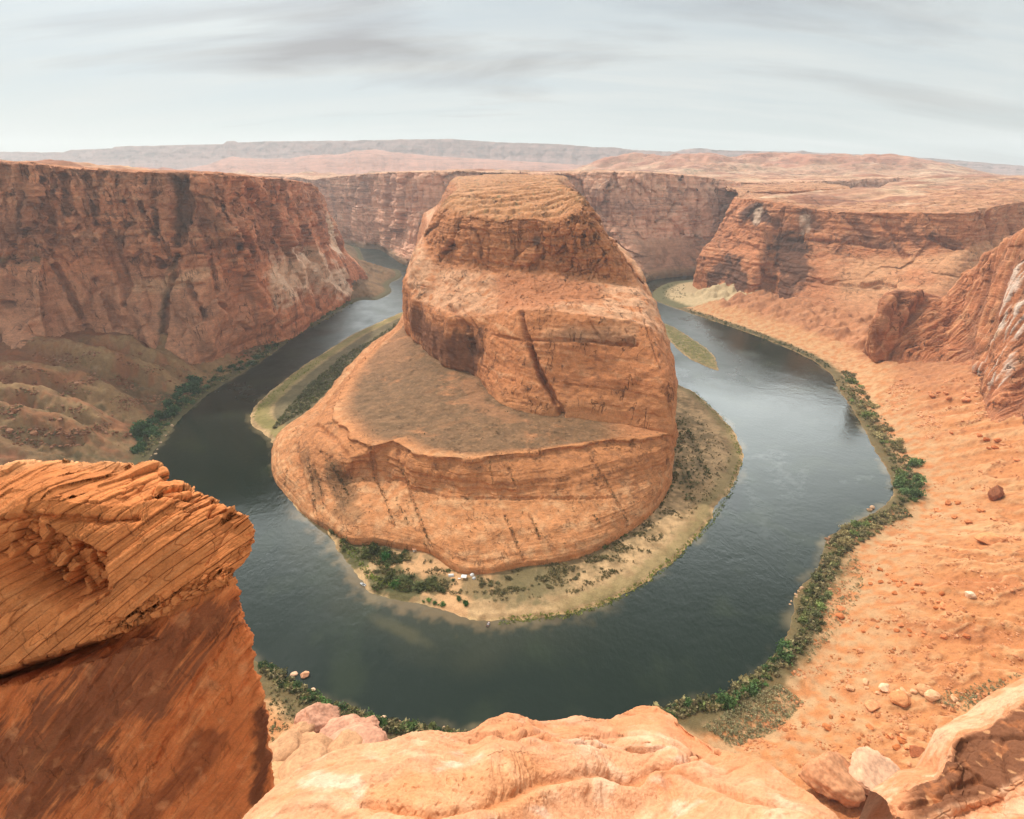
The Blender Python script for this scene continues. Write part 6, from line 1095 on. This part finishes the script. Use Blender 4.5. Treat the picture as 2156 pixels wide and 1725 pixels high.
# ------------------------------------------------------------------ camp and boats
def empty(name, loc, rz, label, cat, group=None):
    o = bpy.data.objects.new(name, None); C.objects.link(o); o.location = tuple(loc); o.rotation_euler = (0, 0, rz); o.empty_display_size = .3; tag(o, label, cat, group); return o
def part(name, parent, mat, shapes, smooth=False):
    """shapes: ('box', centre, size) / ('tube', a, b, r) / ('mesh', verts, faces) joined in one mesh"""
    bm = bmesh.new()
    for s in shapes:
        if s[0] == 'box':
            r = bmesh.ops.create_cube(bm, size=1.0)
            for v in r['verts']: v.co = (v.co.x * s[2][0] + s[1][0], v.co.y * s[2][1] + s[1][1], v.co.z * s[2][2] + s[1][2])
        elif s[0] == 'tube':
            a, b = np.array(s[1], float), np.array(s[2], float); t = unit(b - a); u = unit(np.cross(t, (.3, .5, .8))); w_ = np.cross(t, u); n = 8
            r1 = [bm.verts.new(a + s[3] * (math.cos(k * 6.2832 / n) * u + math.sin(k * 6.2832 / n) * w_)) for k in range(n)]; r2 = [bm.verts.new(b + s[3] * (math.cos(k * 6.2832 / n) * u + math.sin(k * 6.2832 / n) * w_)) for k in range(n)]
            for k in range(n): bm.faces.new((r1[k], r1[(k + 1) % n], r2[(k + 1) % n], r2[k]))
            bm.faces.new(r1[::-1]); bm.faces.new(r2)
        else:
            vs = [bm.verts.new(tuple(v)) for v in s[1]]
            for f in s[2]: bm.faces.new([vs[k] for k in f])
    bmesh.ops.recalc_face_normals(bm, faces=bm.faces[:]); me = bpy.data.meshes.new(name); bm.to_mesh(me); bm.free(); me.materials.append(mat)
    for p in me.polygons: p.use_smooth = smooth
    o = bpy.data.objects.new(name, me); C.objects.link(o); o.parent = parent; return o
M_WHITE = flat_mat('white_canvas', (.74, .73, .70), .8, .06); M_GREY = flat_mat('grey_canvas', (.50, .50, .50), .8, .06); M_DARK = flat_mat('dark_rubber', (.05, .05, .055), .6, .1); M_POLE = flat_mat('metal_pole', (.45, .45, .45), .4, .05); M_WOOD = flat_mat('brown_wood', (.25, .14, .08), .8, .15); M_RED = flat_mat('red_roof', (.52, .24, .12), .8, .1)
def shell(prof, x0, x1, n=1, taper=1.0):
    V, F = [], []; m = len(prof)
    for i in range(n + 1):
        x = lerp(x0, x1, i / n); k = 1 if taper == 1 else lerp(taper, 1, math.sin(math.pi * i / n) ** .5)
        V += [(x, p[0] * k, p[1] * k) for p in prof]
    for i in range(n):
        for j in range(m - 1): F.append((i * m + j, i * m + j + 1, (i + 1) * m + j + 1, (i + 1) * m + j))
    F += [tuple(range(m)), tuple(range(n * m, n * m + m))[::-1]]; return ('mesh', V, F)
arch = [(1.15 * math.cos(t), 1.7 * math.sin(t)) for t in np.linspace(0, math.pi, 11)]
def ground_empty(name, px, py, rz, label, cat): return empty(name, at(px, py)[0] + (0, 0, .0), rz, label, cat)
t = ground_empty('tent', 950, 1214, .1, 'long white barrel roofed tent at the left of the camp', 'tent'); part('canopy', t, M_WHITE, [shell(arch, -2.1, 2.1, 6)], True); part('door_flap', t, M_GREY, [('mesh', [(2.13, -.7, 0), (2.13, .7, 0), (2.13, .5, 1.3), (2.13, -.5, 1.3)], [(0, 1, 2, 3)])]); part('ground_sheet', t, M_DARK, [('box', (0, 0, .04), (4.6, 2.7, .06))])
t = ground_empty('shelter', 977, 1220, -.12, 'white flat topped canopy shelter in the middle of the camp', 'shelter')
part('roof', t, M_WHITE, [('mesh', [(-2.1, -1.8, 2.3), (2.1, -1.8, 2.3), (2.1, 1.8, 2.3), (-2.1, 1.8, 2.3), (-.4, -.3, 2.95), (.4, -.3, 2.95), (.4, .3, 2.95), (-.4, .3, 2.95)], [(0, 1, 5, 4), (1, 2, 6, 5), (2, 3, 7, 6), (3, 0, 4, 7), (4, 5, 6, 7), (3, 2, 1, 0)])]); part('valance', t, M_WHITE, [('box', (0, -1.8, 2.12), (4.2, .03, .34)), ('box', (0, 1.8, 2.12), (4.2, .03, .34)), ('box', (-2.1, 0, 2.12), (.03, 3.55, .34)), ('box', (2.1, 0, 2.12), (.03, 3.55, .34))])
for sx in (-2, 2):
    for sy in (-1.7, 1.7): part('pole', t, M_POLE, [('tube', (sx, sy, -.2), (sx, sy, 2.3), .05)])
t = ground_empty('table', 967, 1221, -.12, 'small white folding table left of the canopy shelter', 'table'); part('table_top', t, M_WHITE, [('box', (0, 0, .74), (2.0, .9, .06))])
for sx in (-.85, .85):
    for sy in (-.35, .35): part('leg', t, M_POLE, [('tube', (sx, sy, -.1), (sx * .9, sy, .71), .03)])
dome = [(1.5 * math.cos(t_), 1.75 * math.sin(t_)) for t_ in np.linspace(0, math.pi, 11)]
t = ground_empty('tent', 994, 1214, .7, 'white dome tent at the back right of the camp', 'tent'); part('canopy', t, M_WHITE, [shell(dome, -1.7, 1.7, 8, .45)], True); part('door_flap', t, M_DARK, [('mesh', [(-1.74, -.3, .1), (-1.74, .3, .1), (-1.74, .2, .65), (-1.74, -.2, .65)], [(0, 1, 2, 3)])])
t = ground_empty('tent', 998, 1221, .9, 'greyish dome tent in front of the white dome tent', 'tent'); part('canopy', t, M_GREY, [shell([(a_ * .85, b_ * .8) for a_, b_ in dome], -1.5, 1.5, 8, .45)], True); part('door_flap', t, M_DARK, [('mesh', [(-1.54, -.25, .1), (-1.54, .25, .1), (-1.54, .18, .5), (-1.54, -.18, .5)], [(0, 1, 2, 3)])])
t = ground_empty('hut', 873, 1162, .3, 'small hut with an orange roof at the foot of the slab', 'hut'); part('wall', t, M_WHITE, [('box', (0, 0, 1.1), (2.6, 2.0, 2.4))]); part('roof', t, M_RED, [('mesh', [(-1.7, -1.3, 2.25), (1.7, -1.3, 2.25), (1.7, 1.3, 2.55), (-1.7, 1.3, 2.55), (-1.7, -1.3, 2.4), (1.7, -1.3, 2.4), (1.7, 1.3, 2.7), (-1.7, 1.3, 2.7)], [(0, 1, 5, 4), (1, 2, 6, 5), (2, 3, 7, 6), (3, 0, 4, 7), (4, 5, 6, 7), (3, 2, 1, 0)])]); part('door', t, M_WOOD, [('box', (.4, -1.03, .95), (.8, .06, 1.9))])
def hull(L_, B, H):
    V, F = [], []; S = [(-.5, .80), (-.3, .95), (0, 1.0), (.25, .86), (.4, .52), (.5, .06)]; prof = [(-1, 1), (-.9, .35), (-.45, .02), (.45, .02), (.9, .35), (1, 1), (.86, 1), (.7, .42), (-.7, .42), (-.86, 1)]; m = len(prof)
    for sx, k in S: V += [(sx * L_, p[0] * B * .5 * k, p[1] * H + .18 * H * max(sx, 0) * 2) for p in prof]
    for i in range(len(S) - 1):
        for j in range(m): F.append((i * m + j, i * m + (j + 1) % m, (i + 1) * m + (j + 1) % m, (i + 1) * m + j))
    F += [tuple(range(m)), tuple(range((len(S) - 1) * m, len(S) * m))[::-1]]; return ('mesh', V, F)
w = Z(764, 1231.5, 0); b = empty('boat', (w[0], w[1], -.12), R(150), 'white motor boat beached on the orange sand at the left of the point', 'boat'); part('hull', b, M_WHITE, [hull(5.6, 2.1, .95)]); part('deck', b, M_GREY, [('box', (1.3, 0, .84), (1.5, 1.1, .05))]); part('seat', b, M_DARK, [('box', (-.2, 0, .62), (.5, 1.3, .4))]); part('seat', b, M_DARK, [('box', (-1.4, 0, .62), (.5, 1.3, .4))]); part('motor', b, M_DARK, [('box', (-2.95, 0, .95), (.45, .45, .6)), ('box', (-3.0, 0, .4), (.2, .12, .8))]); part('windshield', b, M_POLE, [('mesh', [(.5, -.7, .9), (.5, .7, .9), (.25, .6, 1.35), (.25, -.6, 1.35)], [(0, 1, 2, 3)])])
w = Z(1028, 1315, 0); b = empty('boat', (w[0], w[1], -.12), R(75), 'dark brown boat moored off the tip of the point', 'boat'); part('hull', b, flat_mat('brown_hull', (.16, .10, .08), .6, .1), [hull(5.2, 2.2, .9)]); part('deck', b, flat_mat('pale_deck', (.42, .32, .28), .7, .1), [('box', (1.1, 0, .80), (1.4, 1.1, .05))]); part('seat', b, M_GREY, [('box', (-.3, 0, .6), (.5, 1.3, .4))]); part('seat', b, M_WOOD, [('box', (-1.4, 0, .6), (.5, 1.3, .4))]); part('motor', b, M_DARK, [('box', (-2.75, 0, .9), (.45, .45, .6)), ('box', (-2.8, 0, .4), (.2, .12, .8))])

# ------------------------------------------------------------------ the air
def build_haze():
    m = bpy.data.materials.new('haze_air'); m.use_nodes = True; nt = m.node_tree; nt.nodes.clear(); node, put, M, mix, noise, ramp, mapping = NT(nt)
    v = node('ShaderNodeVolumePrincipled'); v.inputs['Color'].default_value = (.93, .95, .97, 1); v.inputs['Density'].default_value = 0.64e-4; v.inputs['Anisotropy'].default_value = .25
    o = node('ShaderNodeOutputMaterial'); put(o.inputs['Volume'], v.outputs[0]); m.cycles.volume_sampling = 'MULTIPLE_IMPORTANCE'
    x0, x1, y0, y1, z0, z1 = -14000, 14000, -400, 9500, -10, 650
    ob = part('haze', None, m, [('box', ((x0 + x1) / 2, (y0 + y1) / 2, (z0 + z1) / 2), (x1 - x0, y1 - y0, z1 - z0))]); tag(ob, 'thin pale haze over the whole canyon', 'haze', kind='stuff')
build_haze()
